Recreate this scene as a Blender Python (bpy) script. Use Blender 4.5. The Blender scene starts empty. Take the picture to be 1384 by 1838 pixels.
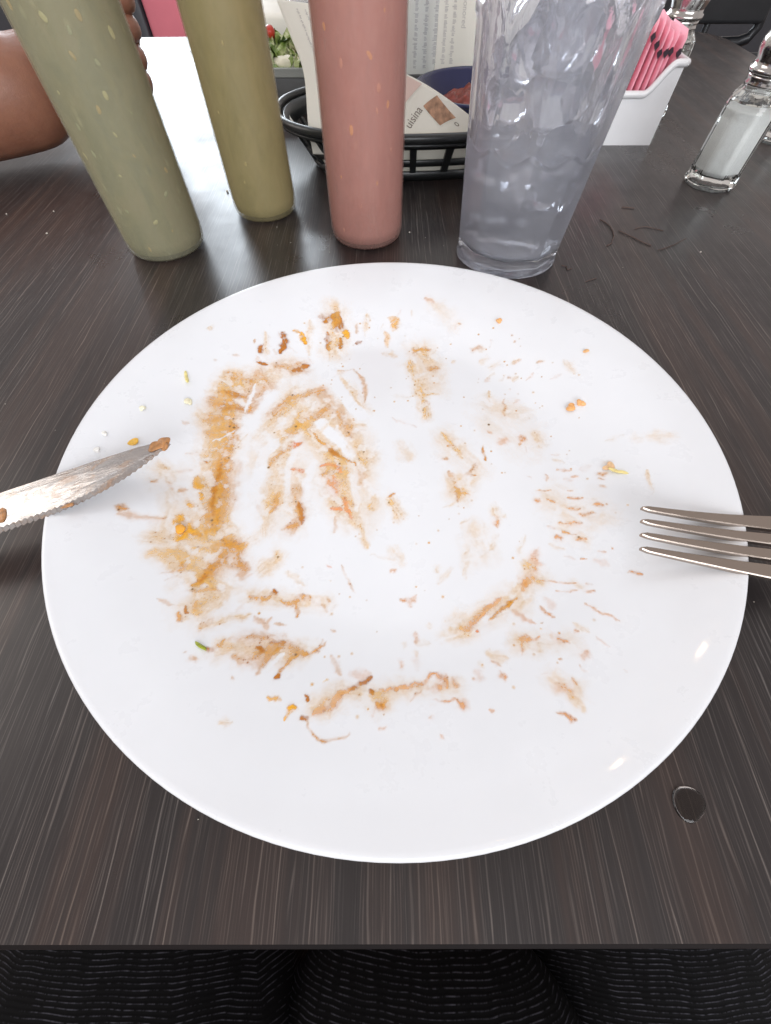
import bpy, bmesh, math, random
import numpy as np
from mathutils import Vector, Matrix

random.seed(7)
scene = bpy.context.scene
COL = scene.collection
R = math.radians

# ------------------------------------------------------------------ camera
CAM_Z = 0.1522
cam_d = bpy.data.cameras.new("camera")
cam_d.sensor_fit = 'VERTICAL'
cam_d.sensor_height = 24.0
cam_d.lens = 24.0 * 705.0 / 1838.0
cam_d.clip_start = 0.005
cam_d.clip_end = 60.0
cam_d.dof.use_dof = False
cam = bpy.data.objects.new("camera", cam_d)
COL.objects.link(cam)
cam.matrix_world = (Matrix.Translation((0, 0, CAM_Z)) @ Matrix.Rotation(R(90 - 59.964), 4, 'X')
                    @ Matrix.Rotation(R(-0.1), 4, 'Z'))
scene.camera = cam

# ------------------------------------------------------------------ light of the room
world = bpy.data.worlds.new("World")
scene.world = world
world.use_nodes = True
wb = world.node_tree.nodes["Background"]
wb.inputs[0].default_value = (0.50, 0.455, 0.44, 1)
wb.inputs[1].default_value = 1.0


def area_light(name, loc, target, sx, sy, power, color):
    d = bpy.data.lights.new(name, 'AREA')
    d.shape = 'RECTANGLE'
    d.size, d.size_y = sx, sy
    d.energy, d.color = power, color
    o = bpy.data.objects.new(name, d)
    COL.objects.link(o)
    o.location = loc
    o.rotation_euler = (Vector(target) - Vector(loc)).to_track_quat('-Z', 'Y').to_euler()
    return o


# the restaurant's window wall behind the far side of the table, to the left
area_light("window_light", (-1.0, 3.6, 0.92), (-0.12, 0.3, 0.1), 1.55, 1.55, 74, (0.83, 0.92, 1.0))
# glazed shop front on the left of the diner
area_light("side_window_light", (-3.0, 0.5, 1.8), (0, 0.2, 0), 1.8, 1.6, 26, (1.0, 0.93, 0.86))
# overhead fill added ahead of the diner to light the plate
area_light("overhead_fill", (-0.2, 1.7, 2.5), (0.0, 0.3, 0), 2.4, 2.0, 15, (0.78, 0.89, 1.0))
# fill added behind the diner to brighten the bottle fronts
area_light("front_fill", (0.5, -2.4, 1.25), (0.0, 0.4, 0.05), 2.8, 1.5, 72, (0.93, 0.96, 1.0))
for lx, ly, lz in ((0.86, 0.77, 1.8), (0.62, 0.50, 1.8), (0.34, 0.10, 1.8)):      # small warm pendant bulbs
    d = bpy.data.lights.new("pendant_bulb", 'POINT')
    d.energy, d.color, d.shadow_soft_size = 0.9, (1.0, 0.66, 0.34), 0.014
    o = bpy.data.objects.new("pendant_bulb", d)
    COL.objects.link(o)
    o.location = (lx, ly, lz)

vs = scene.view_settings
vs.view_transform = 'Standard'
vs.look = 'None'
vs.exposure = 0.12
vs.gamma = 1.0
vs.use_curve_mapping = False
cy = scene.cycles
cy.use_denoising = True
cy.use_adaptive_sampling = True
cy.adaptive_threshold = 0.03
cy.max_bounces = 14
cy.transmission_bounces = 12
cy.glossy_bounces = 5
cy.diffuse_bounces = 3
cy.transparent_max_bounces = 16
cy.sample_clamp_indirect = 14.0


# ------------------------------------------------------------------ helpers
def srgb(r, g, b):
    def f(c):
        c /= 255.0
        return c / 12.92 if c <= 0.04045 else ((c + 0.055) / 1.055) ** 2.4
    return (f(r), f(g), f(b), 1.0)


class NT:
    """a little node-tree writer"""
    def __init__(self, name):
        self.m = bpy.data.materials.new(name)
        self.m.use_nodes = True
        self.t = self.m.node_tree
        self.b = self.t.nodes["Principled BSDF"]
        self.out = self.t.nodes["Material Output"]

    def n(self, kind, **kw):
        nd = self.t.nodes.new(kind)
        for k, v in kw.items():
            setattr(nd, k, v)
        return nd

    def l(self, a, b):
        self.t.links.new(a, b)

    def setp(self, **kw):
        for k, v in kw.items():
            self.b.inputs[k.replace('_', ' ')].default_value = v

    def coord(self, which='Object', scale=(1, 1, 1), loc=(0, 0, 0)):
        tc = self.n('ShaderNodeTexCoord')
        mp = self.n('ShaderNodeMapping')
        mp.inputs['Scale'].default_value = scale
        mp.inputs['Location'].default_value = loc
        self.l(tc.outputs[which], mp.inputs['Vector'])
        return mp.outputs['Vector']

    def noise(self, vec, scale, detail=3, rough=0.5, dist=0.0):
        nd = self.n('ShaderNodeTexNoise')
        nd.inputs['Scale'].default_value = scale
        nd.inputs['Detail'].default_value = detail
        nd.inputs['Roughness'].default_value = rough
        nd.inputs['Distortion'].default_value = dist
        self.l(vec, nd.inputs['Vector'])
        return nd.outputs['Fac']

    def ramp(self, fac, stops):
        nd = self.n('ShaderNodeValToRGB')
        e = nd.color_ramp.elements
        while len(e) < len(stops):
            e.new(0.5)
        for i, (p, c) in enumerate(stops):
            e[i].position = p
            e[i].color = c if len(c) == 4 else (*c, 1)
        self.l(fac, nd.inputs['Fac'])
        return nd.outputs['Color']

    def mix(self, fac, a, b, blend='MIX'):
        nd = self.n('ShaderNodeMix', data_type='RGBA', blend_type=blend)
        for sock, v in ((nd.inputs[0], fac), (nd.inputs[6], a), (nd.inputs[7], b)):
            if hasattr(v, 'links'):
                self.l(v, sock)
            else:
                sock.default_value = v
        return nd.outputs[2]

    def math(self, op, a, b=0.0, c=0.0):
        nd = self.n('ShaderNodeMath', operation=op)
        for sock, v in zip(nd.inputs, (a, b, c)):
            if hasattr(v, 'links'):
                self.l(v, sock)
            else:
                sock.default_value = v
        return nd.outputs[0]

    def bump(self, height, strength, dist, to=None):
        nd = self.n('ShaderNodeBump')
        nd.inputs['Strength'].default_value = strength
        nd.inputs['Distance'].default_value = dist
        self.l(height, nd.inputs['Height'])
        self.l(nd.outputs[0], (to or self.b).inputs['Normal'])
        return nd


def bw(v):
    return (v, v, v, 1)


def plain(name, col, rough=0.5, metal=0.0, mottled=0.0, mscale=60, bump=0.0, **kw):
    t = NT(name)
    t.setp(Roughness=rough, Metallic=metal)
    for k, v in kw.items():
        t.b.inputs[k.replace('_', ' ')].default_value = v
    if mottled or bump:
        f = t.noise(t.coord(), mscale, 4)
        if mottled:
            lo = tuple(c * (1 - mottled) for c in col[:3]) + (1,)
            hi = tuple(min(1, c * (1 + mottled)) for c in col[:3]) + (1,)
            t.l(t.ramp(f, ((0.3, lo), (0.7, hi))), t.b.inputs['Base Color'])
        else:
            t.b.inputs['Base Color'].default_value = col
        if bump:
            t.bump(f, bump, 0.001)
    else:
        t.b.inputs['Base Color'].default_value = col
    return t.m


def tag(o, label=None, cat=None, group=None, kind=None):
    if label:
        o['label'] = label
    if cat:
        o['category'] = cat
    if group:
        o['group'] = group
    if kind:
        o['kind'] = kind
    return o


def empty(name, loc=(0, 0, 0), rz=0.0):
    o = bpy.data.objects.new(name, None)
    COL.objects.link(o)
    o.location = loc
    o.rotation_euler = (0, 0, rz)
    o.empty_display_size = 0.01
    return o


def add(name, me, mat=None, parent=None, smooth=True):
    o = bpy.data.objects.new(name, me)
    COL.objects.link(o)
    if mat and not me.materials:
        me.materials.append(mat)
    if parent:
        o.parent = parent
    if smooth and len(me.polygons):
        me.polygons.foreach_set('use_smooth', [True] * len(me.polygons))
    return o


def mesh(name, verts, faces):
    me = bpy.data.meshes.new(name)
    me.from_pydata([tuple(v) for v in verts], [], faces)
    me.update()
    return me


def fixn(me):
    bm = bmesh.new()
    bm.from_mesh(me)
    bmesh.ops.recalc_face_normals(bm, faces=bm.faces)
    bm.to_mesh(me)
    bm.free()
    return me


def lathe(prof, n=64, sx=1.0, sy=1.0, rf=None):
    """prof: (r, z) list from axis to axis or closed loop when both ends have r>0"""
    V, F = [], []
    rings = []
    for r, z in prof:
        if r < 1e-7:
            rings.append([len(V)])
            V.append((0, 0, z))
        else:
            ids = []
            for i in range(n):
                a = 2 * math.pi * i / n
                k = rf(a, r, z) if rf else r
                ids.append(len(V))
                V.append((k * math.cos(a) * sx, k * math.sin(a) * sy, z))
            rings.append(ids)
    for a, b in zip(rings[:-1], rings[1:]):
        if len(a) == 1 and len(b) == 1:
            continue
        for i in range(n):
            j = (i + 1) % n
            if len(a) == 1:
                F.append((a[0], b[i], b[j]))
            elif len(b) == 1:
                F.append((a[i], b[0], a[j]))
            else:
                F.append((a[i], b[i], b[j], a[j]))
    return fixn(mesh('lathe', V, F))


def boxmesh(x0, x1, y0, y1, z0, z1, bev=0.0, seg=2):
    bm = bmesh.new()
    bmesh.ops.create_cube(bm, size=1.0)
    for v in bm.verts:
        v.co = ((x0 + x1) / 2 + v.co.x * (x1 - x0), (y0 + y1) / 2 + v.co.y * (y1 - y0), (z0 + z1) / 2 + v.co.z * (z1 - z0))
    if bev:
        bmesh.ops.bevel(bm, geom=bm.edges[:], offset=bev, segments=seg, affect='EDGES', profile=0.5)
    me = bpy.data.meshes.new('box')
    bm.to_mesh(me)
    bm.free()
    return me


def tube(path, rad, n=8, closed=False, caps=True):
    """path: points; rad: number or list"""
    P = [Vector(p) for p in path]
    m = len(P)
    rads = rad if isinstance(rad, (list, tuple)) else [rad] * m
    V, F = [], []
    up = Vector((0, 0, 1))
    prev = None
    for i, p in enumerate(P):
        a = P[(i - 1) % m] if (closed or i > 0) else p
        b = P[(i + 1) % m] if (closed or i < m - 1) else p
        t = (b - a).normalized()
        if prev is None:
            s = t.cross(up)
            if s.length < 1e-4:
                s = t.cross(Vector((1, 0, 0)))
            s.normalize()
        else:
            s = (prev - t * prev.dot(t)).normalized()
        prev = s
        u = s.cross(t)
        for k in range(n):
            an = 2 * math.pi * k / n
            V.append(p + (s * math.cos(an) + u * math.sin(an)) * rads[i])
    for i in range(m if closed else m - 1):
        i2 = (i + 1) % m
        for k in range(n):
            k2 = (k + 1) % n
            F.append((i * n + k, i * n + k2, i2 * n + k2, i2 * n + k))
    if caps and not closed:
        F.append(tuple(range(n)))
        F.append(tuple((m - 1) * n + k for k in range(n))[::-1])
    return fixn(mesh('tube', V, F))


def sheet(fn, nu, nv, thick=0.0):
    """surface fn(u,v) -> point, u,v in 0..1; real thickness when asked"""
    V, F = [], []
    for j in range(nv + 1):
        for i in range(nu + 1):
            V.append(Vector(fn(i / nu, j / nv)))
    W_ = nu + 1
    for j in range(nv):
        for i in range(nu):
            F.append((j * W_ + i, j * W_ + i + 1, (j + 1) * W_ + i + 1, (j + 1) * W_ + i))
    if thick:
        me = mesh('s', V, F)
        nrm = [v.normal.copy() for v in me.vertices]
        k = len(V)
        V += [V[i] - nrm[i] * thick for i in range(k)]
        F += [tuple(q + k for q in f[::-1]) for f in F]
        rim = [i for i in range(nu + 1)] + [j * W_ + nu for j in range(1, nv + 1)] + \
              [nv * W_ + i for i in range(nu - 1, -1, -1)] + [j * W_ for j in range(nv - 1, 0, -1)]
        for a, b in zip(rim, rim[1:] + rim[:1]):
            F.append((a, a + k, b + k, b))
        bpy.data.meshes.remove(me)
    return mesh('sheet', V, F)


def copy_tree(o, parent=None):
    c = o.copy()
    COL.objects.link(c)
    c.parent = parent
    for ch in list(o.children):
        copy_tree(ch, c)
    return c


def textmesh(body, size):
    cu = bpy.data.curves.new('t', 'FONT')
    cu.body = body
    cu.size = size
    o = bpy.data.objects.new('t', cu)
    COL.objects.link(o)
    dg = bpy.context.evaluated_depsgraph_get()
    me = bpy.data.meshes.new_from_object(o.evaluated_get(dg))
    bpy.data.objects.remove(o)
    bpy.data.curves.remove(cu)
    return me


def hash01(ix, iy, s):
    h = (ix.astype(np.int64) * 374761393 + iy.astype(np.int64) * 668265263 + s * 974711) & 0xFFFFFFFF
    h = ((h ^ (h >> 13)) * 1274126177) & 0xFFFFFFFF
    h = h ^ (h >> 16)
    return (h & 0xFFFFFF) / float(0xFFFFFF)


def vnoise(x, y, s=0):
    ix, iy = np.floor(x), np.floor(y)
    fx, fy = x - ix, y - iy
    fx, fy = fx * fx * (3 - 2 * fx), fy * fy * (3 - 2 * fy)
    a, b = hash01(ix, iy, s), hash01(ix + 1, iy, s)
    c, d = hash01(ix, iy + 1, s), hash01(ix + 1, iy + 1, s)
    return (a * (1 - fx) + b * fx) * (1 - fy) + (c * (1 - fx) + d * fx) * fy


def fbm(x, y, s=0, o=3):
    r, a, t = 0, 1.0, 0
    for k in range(o):
        r = r + a * vnoise(x * 2 ** k, y * 2 ** k, s + k)
        t += a
        a *= 0.5
    return r / t


def n1(x, s=0):
    return float(vnoise(np.array([float(x)]), np.array([0.37 + s * 7.1]), s)[0]) - 0.5


def lump(r, seed, sub=2, amp=0.35, squash=(1, 1, 1)):
    """an irregular crumb or morsel"""
    rnd = random.Random(seed)
    bm = bmesh.new()
    bmesh.ops.create_icosphere(bm, subdivisions=sub, radius=1.0)
    ph = [(Vector((rnd.uniform(-1, 1), rnd.uniform(-1, 1), rnd.uniform(-1, 1))) * 3.2, rnd.uniform(0, 6)) for _ in range(6)]
    for v in bm.verts:
        k = 1 + amp * sum(math.sin(v.co.dot(d) + p) for d, p in ph) / 4
        v.co = Vector((v.co.x * k * r * squash[0], v.co.y * k * r * squash[1], v.co.z * k * r * squash[2]))
    me = bpy.data.meshes.new('lump')
    bm.to_mesh(me)
    bm.free()
    return me


# ------------------------------------------------------------------ materials
def wood_material():
    """printed dark laminate: long fine ridges along the table's depth"""
    t = NT('dark_wood_laminate')
    tc = t.n('ShaderNodeTexCoord')
    sp = t.n('ShaderNodeSeparateXYZ')
    t.l(tc.outputs['Object'], sp.inputs[0])
    x, y = sp.outputs[0], sp.outputs[1]

    def vec(a, b_, c=0.0):
        nd = t.n('ShaderNodeCombineXYZ')
        for s, v in zip(nd.inputs, (a, b_, c)):
            if hasattr(v, 'links'):
                t.l(v, s)
            else:
                s.default_value = v
        return nd.outputs[0]

    def ridges(pitch, wob, width, ylen, seed):
        w = t.noise(vec(t.math('MULTIPLY', x, 160), t.math('MULTIPLY', y, 20), seed), 1.0, 2, 0.5)
        xw = t.math('ADD', t.math('MULTIPLY', x, 1.0 / pitch), t.math('MULTIPLY', t.math('SUBTRACT', w, 0.5), wob))
        cid = t.math('FLOOR', xw)
        fr = t.math('ABSOLUTE', t.math('SUBTRACT', t.math('FRACT', xw), 0.5))
        prof = t.ramp(fr, ((0.0, bw(1)), (width, bw(0.7)), (width * 2.2, bw(0))))
        wn = t.n('ShaderNodeTexWhiteNoise', noise_dimensions='1D')
        t.l(t.math('ADD', cid, seed), wn.inputs['W'])
        dash = t.noise(vec(t.math('MULTIPLY', cid, 13.7), t.math('MULTIPLY', y, 1.0 / ylen), seed), 1.0, 2, 0.6)
        dash = t.ramp(dash, ((0.40, bw(0)), (0.56, bw(1))))
        return t.math('MULTIPLY', t.math('MULTIPLY', prof, dash), t.math('POWER', wn.outputs['Value'], 1.3))
    r1 = ridges(0.0020, 1.8, 0.075, 0.040, 3.0)
    r2 = ridges(0.00085, 2.6, 0.10, 0.024, 11.0)
    lines = t.math('MAXIMUM', r1, t.math('MULTIPLY', r2, 0.45))
    band = t.noise(t.coord('Object', (38, 1.4, 1), (5, 0, 0)), 1.0, 4, 0.6, 0.3)
    base = t.ramp(band, ((0.25, srgb(38, 34, 35)), (0.48, srgb(46, 41, 41)), (0.62, srgb(59, 48, 45)), (0.78, srgb(42, 40, 41))))
    fine = t.noise(t.coord('Object', (1300, 30, 1)), 1.0, 2, 0.5)
    base = t.mix(0.22, base, t.ramp(fine, ((0.3, bw(0.25)), (0.7, bw(0.75)))), 'OVERLAY')
    ltone = t.ramp(band, ((0.35, srgb(136, 131, 128)), (0.65, srgb(138, 122, 112))))
    col = t.mix(t.math('MULTIPLY', lines, 0.60), base, ltone)
    t.l(col, t.b.inputs['Base Color'])
    sm = t.noise(t.coord('Object', (9, 7, 1)), 1.0, 5, 0.65)
    t.l(t.ramp(sm, ((0.3, bw(0.22)), (0.7, bw(0.46)))), t.b.inputs['Roughness'])
    h = t.math('ADD', t.math('MULTIPLY', lines, 0.6), t.math('MULTIPLY', fine, 0.5))
    t.bump(h, 0.22, 0.00015)
    t.setp(Specular_IOR_Level=0.5)
    return t.m


def ceramic_material():
    t = NT('white_glazed_ceramic')
    f = t.noise(t.coord('Object'), 30, 4)
    t.l(t.ramp(f, ((0.3, srgb(229, 231, 235)), (0.7, srgb(232, 234, 238)))), t.b.inputs['Base Color'])
    s = t.noise(t.coord('Object', (1, 1, 1), (4, 1, 0)), 55, 5, 0.7)
    t.l(t.ramp(s, ((0.35, bw(0.26)), (0.7, bw(0.36)))), t.b.inputs['Roughness'])
    t.setp(Specular_IOR_Level=0.4)
    t.b.inputs['Coat Weight'].default_value = 0.28
    t.b.inputs['Coat Roughness'].default_value = 0.05
    return t.m


def sauce_material():
    t = NT('smeared_enchilada_sauce')
    at = t.n('ShaderNodeVertexColor', layer_name='sauce')
    v = t.coord('Object')
    g = t.noise(v, 1500, 3, 0.6)
    al = t.math('MULTIPLY', at.outputs['Alpha'], t.math('MULTIPLY_ADD', g, 0.7, 0.72))
    al = t.math('MINIMUM', al, 1.0)
    t.l(at.outputs['Color'], t.b.inputs['Base Color'])
    t.setp(Roughness=0.25, Specular_IOR_Level=0.3)
    t.bump(t.noise(v, 900, 3), 0.25, 0.0002)
    tr = t.n('ShaderNodeBsdfTransparent')
    mx = t.n('ShaderNodeMixShader')
    t.l(al, mx.inputs[0])
    t.l(tr.outputs[0], mx.inputs[1])
    t.l(t.b.outputs[0], mx.inputs[2])
    t.l(mx.outputs[0], t.out.inputs['Surface'])
    return t.m


def fill_material(name, c_lo, c_mid, c_hi, fleck, dark, fleck_amt=1.0):
    """a blended salsa: soft streaks, pale flecks and dark herb specks"""
    t = NT(name)
    v = t.coord('Object', (1, 1, 0.55))
    base = t.ramp(t.noise(v, 75, 4, 0.6, 0.6), ((0.3, c_lo), (0.5, c_mid), (0.72, c_hi)))
    vo = t.n('ShaderNodeTexVoronoi')
    vo.inputs['Scale'].default_value = 170
    t.l(v, vo.inputs['Vector'])
    pick = t.ramp(vo.outputs['Color'], ((0.60, bw(0)), (0.64, bw(1))))
    spot = t.ramp(vo.outputs['Distance'], ((0.08, bw(1)), (0.28, bw(0))))
    base = t.mix(t.math('MULTIPLY', t.math('MULTIPLY', pick, spot), 0.45 * fleck_amt), base, fleck)
    v3 = t.n('ShaderNodeTexVoronoi')
    v3.inputs['Scale'].default_value = 120
    t.l(t.coord('Object', (1, 1, 0.45), (3, 5, 1)), v3.inputs['Vector'])
    pick = t.ramp(v3.outputs['Color'], ((0.55, bw(0)), (0.6, bw(1))))
    spot = t.ramp(v3.outputs['Distance'], ((0.06, bw(1)), (0.22, bw(0))))
    base = t.mix(t.math('MULTIPLY', t.math('MULTIPLY', pick, spot), 0.5 * fleck_amt), base, dark)
    t.l(base, t.b.inputs['Base Color'])
    t.setp(Roughness=0.5)
    return t.m


def shell_material(name, tint, milk):
    """thin translucent squeeze-bottle plastic: it veils the salsa behind it"""
    t = NT(name)
    v = t.coord('Object')
    t.setp(Base_Color=tint, Roughness=0.36, Specular_IOR_Level=0.5)
    sm = t.noise(t.coord('Object', (1, 1, 0.35)), 110, 5, 0.7)
    t.bump(sm, 0.12, 0.0006)
    tr = t.n('ShaderNodeBsdfTransparent')
    mx = t.n('ShaderNodeMixShader')
    t.l(t.ramp(sm, ((0.3, bw(milk * 0.8)), (0.75, bw(milk * 1.2)))), mx.inputs[0])
    t.l(tr.outputs[0], mx.inputs[1])
    t.l(t.b.outputs[0], mx.inputs[2])
    t.l(mx.outputs[0], t.out.inputs['Surface'])
    return t.m


def glass(name, col, rough=0.0, ior=1.5, bump=None, trans=1.0, milk=0.0, cloud=0):
    t = NT(name)
    t.setp(Base_Color=col, Roughness=rough, IOR=ior)
    t.b.inputs['Transmission Weight'].default_value = trans
    if bump:
        sc, st, ds = bump
        v = t.coord('Object', (1, 1, 0.6))
        a = t.noise(v, sc, 4, 0.6)
        vo = t.n('ShaderNodeTexVoronoi', feature='SMOOTH_F1')
        vo.inputs['Scale'].default_value = sc * 1.1
        t.l(v, vo.inputs['Vector'])
        h = t.math('ADD', a, t.ramp(vo.outputs['Distance'], ((0.1, bw(1)), (0.45, bw(0)))))
        t.bump(h, st, ds)
    if milk:
        # cloudy substance that lets light glow through it
        tl = t.n('ShaderNodeBsdfTranslucent')
        tl.inputs['Color'].default_value = (0.92, 0.935, 1.0, 1)
        df = t.n('ShaderNodeBsdfDiffuse')
        df.inputs['Color'].default_value = (0.92, 0.935, 1.0, 1)
        m1 = t.n('ShaderNodeMixShader')
        m1.inputs[0].default_value = 0.4
        t.l(tl.outputs[0], m1.inputs[1])
        t.l(df.outputs[0], m1.inputs[2])
        mx = t.n('ShaderNodeMixShader')
        if cloud:
            t.l(t.ramp(t.noise(t.coord('Object'), cloud, 4, 0.6, 0.5), ((0.38, bw(milk * 0.25)), (0.68, bw(milk * 1.7)))), mx.inputs[0])
        else:
            mx.inputs[0].default_value = milk
        t.l(t.b.outputs[0], mx.inputs[1])
        t.l(m1.outputs[0], mx.inputs[2])
        t.l(mx.outputs[0], t.out.inputs['Surface'])
    return t.m


def steel(name, soiled=0.0):
    t = NT(name)
    v = t.coord('Object', (0.25, 1, 1))
    f = t.noise(v, 420, 4)
    t.setp(Metallic=1.0, Base_Color=srgb(198, 195, 194) if soiled else srgb(176, 164, 154))
    t.l(t.ramp(f, ((0.3, bw(0.14)), (0.7, bw(0.26)))), t.b.inputs['Roughness'])
    t.bump(t.noise(v, 160 if soiled else 420, 5, 0.65), 0.5 if soiled else 0.06, 0.0004)
    if soiled:
        w1 = t.noise(t.coord('Object', (0.5, 1, 1)), 210, 6, 0.75, 0.8)
        w2 = t.noise(t.coord('Object', (0.55, 1, 1), (1, 0, 0)), 130, 5, 0.7, 1.2)
        film = t.n('ShaderNodeBsdfPrincipled')
        colr = t.ramp(w2, ((0.50, srgb(160, 156, 154)), (0.60, srgb(168, 134, 104)), (0.74, srgb(150, 92, 46))))
        t.l(colr, film.inputs['Base Color'])
        film.inputs['Roughness'].default_value = 0.3
        t.bump(w1, 1.0, 0.0008, film)
        mx = t.n('ShaderNodeMixShader')
        t.l(t.ramp(w1, ((0.46, bw(0.15)), (0.60, bw(soiled)))), mx.inputs[0])
        t.l(t.b.outputs[0], mx.inputs[1])
        t.l(film.outputs[0], mx.inputs[2])
        t.l(mx.outputs[0], t.out.inputs['Surface'])
    return t.m


def skin_material():
    t = NT('brown_skin')
    f = t.noise(t.coord(), 70, 7, 0.7)
    t.l(t.ramp(f, ((0.3, srgb(134, 90, 71)), (0.7, srgb(154, 106, 84)))), t.b.inputs['Base Color'])
    t.setp(Roughness=0.45)
    t.b.inputs['Subsurface Weight'].default_value = 0.2
    t.b.inputs['Subsurface Radius'].default_value = (0.006, 0.002, 0.001)
    t.bump(t.noise(t.coord(), 420, 5, 0.7), 0.4, 0.0006)
    return t.m


def ribbed_cloth():
    t = NT('black_ribbed_cloth')
    v = t.coord('Object')
    wv = t.n('ShaderNodeTexWave', wave_type='BANDS', bands_direction='Y', wave_profile='SIN')
    wv.inputs['Scale'].default_value = 160
    wv.inputs['Distortion'].default_value = 3.2
    wv.inputs['Detail'].default_value = 1.0
    wv.inputs['Detail Scale'].default_value = 0.35
    t.l(v, wv.inputs['Vector'])
    br = t.noise(t.coord('Object', (260, 90, 60)), 1.0, 3, 0.7)
    rib = t.math('MULTIPLY', t.ramp(wv.outputs['Fac'], ((0.80, bw(0)), (1.0, bw(0.9)))), t.ramp(br, ((0.42, bw(0)), (0.66, bw(1)))))
    t.l(t.mix(rib, srgb(8, 8, 11), srgb(84, 84, 94)), t.b.inputs['Base Color'])
    t.setp(Roughness=0.85, Specular_IOR_Level=0.2)
    t.bump(wv.outputs['Fac'], 0.15, 0.0006)
    return t.m


def paper_material(name, col, weave=500):
    t = NT(name)
    f = t.noise(t.coord(), 35, 5)
    lo = tuple(c * 0.93 for c in col[:3]) + (1,)
    t.l(t.ramp(f, ((0.3, lo), (0.7, col))), t.b.inputs['Base Color'])
    t.setp(Roughness=0.7)
    t.bump(t.noise(t.coord(), weave, 3), 0.2, 0.0004)
    tl = t.n('ShaderNodeBsdfTranslucent')
    tl.inputs['Color'].default_value = col
    mx = t.n('ShaderNodeMixShader')
    mx.inputs[0].default_value = 0.35
    t.l(t.b.outputs[0], mx.inputs[1])
    t.l(tl.outputs[0], mx.inputs[2])
    t.l(mx.outputs[0], t.out.inputs['Surface'])
    return t.m


M = {}
M['wood'] = wood_material()
M['ceramic'] = ceramic_material()
M['sauce'] = sauce_material()
M['steel'] = steel('polished_steel')
M['blade'] = steel('soiled_steel', 0.6)
M['skin'] = skin_material()
M['cloth'] = ribbed_cloth()
M['paper'] = paper_material('cream_deli_paper', srgb(248, 246, 238))
M['ink'] = plain('grey_print', srgb(202, 199, 196), 0.8)
M['ink_dark'] = plain('brown_print', srgb(124, 112, 106), 0.8)
M['ink_photo'] = plain('brown_picture_print', srgb(172, 134, 108), 0.7, mottled=0.45, mscale=260)
M['ink_pink'] = plain('pale_pink_print', srgb(222, 198, 188), 0.7, mottled=0.06, mscale=80)
M['black'] = plain('black_plastic', srgb(38, 40, 41), 0.32, bump=0.1, mscale=300)
M['navy'] = plain('navy_plastic', srgb(38, 42, 78), 0.18, mottled=0.1)
M['white_plastic'] = plain('white_plastic', srgb(232, 232, 234), 0.25, mottled=0.02)
M['pink_paper'] = plain('pink_paper', srgb(250, 174, 190), 0.6, mottled=0.07, mscale=120, bump=0.1)
M['chrome'] = plain('worn_chrome', srgb(200, 198, 196), 0.16, 1.0, mottled=0.08, mscale=200)
M['salt'] = plain('salt', srgb(246, 247, 250), 0.9, mottled=0.03, mscale=900, bump=0.2)
M['pepper'] = plain('ground_pepper', srgb(86, 80, 70), 0.9, mottled=0.6, mscale=1500, bump=0.4)
M['clear_glass'] = glass('clear_glass', (0.97, 0.985, 0.96, 1), 0.0, 1.5)
M['tumbler'] = glass('bluish_clear_plastic', (0.96, 0.965, 1.0, 1), 0.015, 1.49, (280, 0.13, 0.0006), 1.0, 0.12)
M['clear_plastic'] = glass('clear_plastic', (0.96, 0.965, 1.0, 1), 0.02, 1.45)
M['water'] = glass('iced_water', (0.98, 0.985, 1.0, 1), 0.0, 1.33, None, 1.0, 0.26)
M['ice'] = glass('cloudy_ice', (0.97, 0.98, 1.0, 1), 0.01, 1.31, (110, 0.14, 0.0012), 1.0, 0.20)
M['drop'] = glass('water_drop', (0.62, 0.58, 0.56, 1), 0.0, 1.33)
M['film'] = glass('clear_film', (0.93, 0.96, 1.0, 1), 0.08, 1.2)
M['frame'] = plain('black_metal', srgb(34, 36, 40), 0.35, 0.3, bump=0.05)
M['seat'] = plain('black_vinyl', srgb(40, 42, 45), 0.5, mottled=0.1)
M['pink_vinyl'] = plain('pink_upholstery', srgb(205, 112, 126), 0.6, mottled=0.05, mscale=20)
M['charcoal'] = plain('charcoal_paint', srgb(58, 60, 66), 0.5, mottled=0.06)
M['floor'] = plain('brown_floor', srgb(112, 84, 70), 0.5, mottled=0.22, mscale=9)
M['foam'] = plain('white_foam', srgb(236, 233, 224), 0.7, mottled=0.02)
M['tray'] = plain('dark_grey_plastic', srgb(104, 106, 108), 0.4, mottled=0.05)
M['rim_grey'] = plain('pale_grey_plastic', srgb(168, 172, 168), 0.4)
M['fibre'] = plain('dry_brown_fibre', srgb(96, 78, 72), 0.8)

# ------------------------------------------------------------------ setting
FL = -0.74
add('floor', sheet(lambda u, v: (-4 + 8 * u, -2.5 + 8 * v, FL), 8, 8), M['floor'])
tag(bpy.data.objects['floor'], kind='structure')


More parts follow.
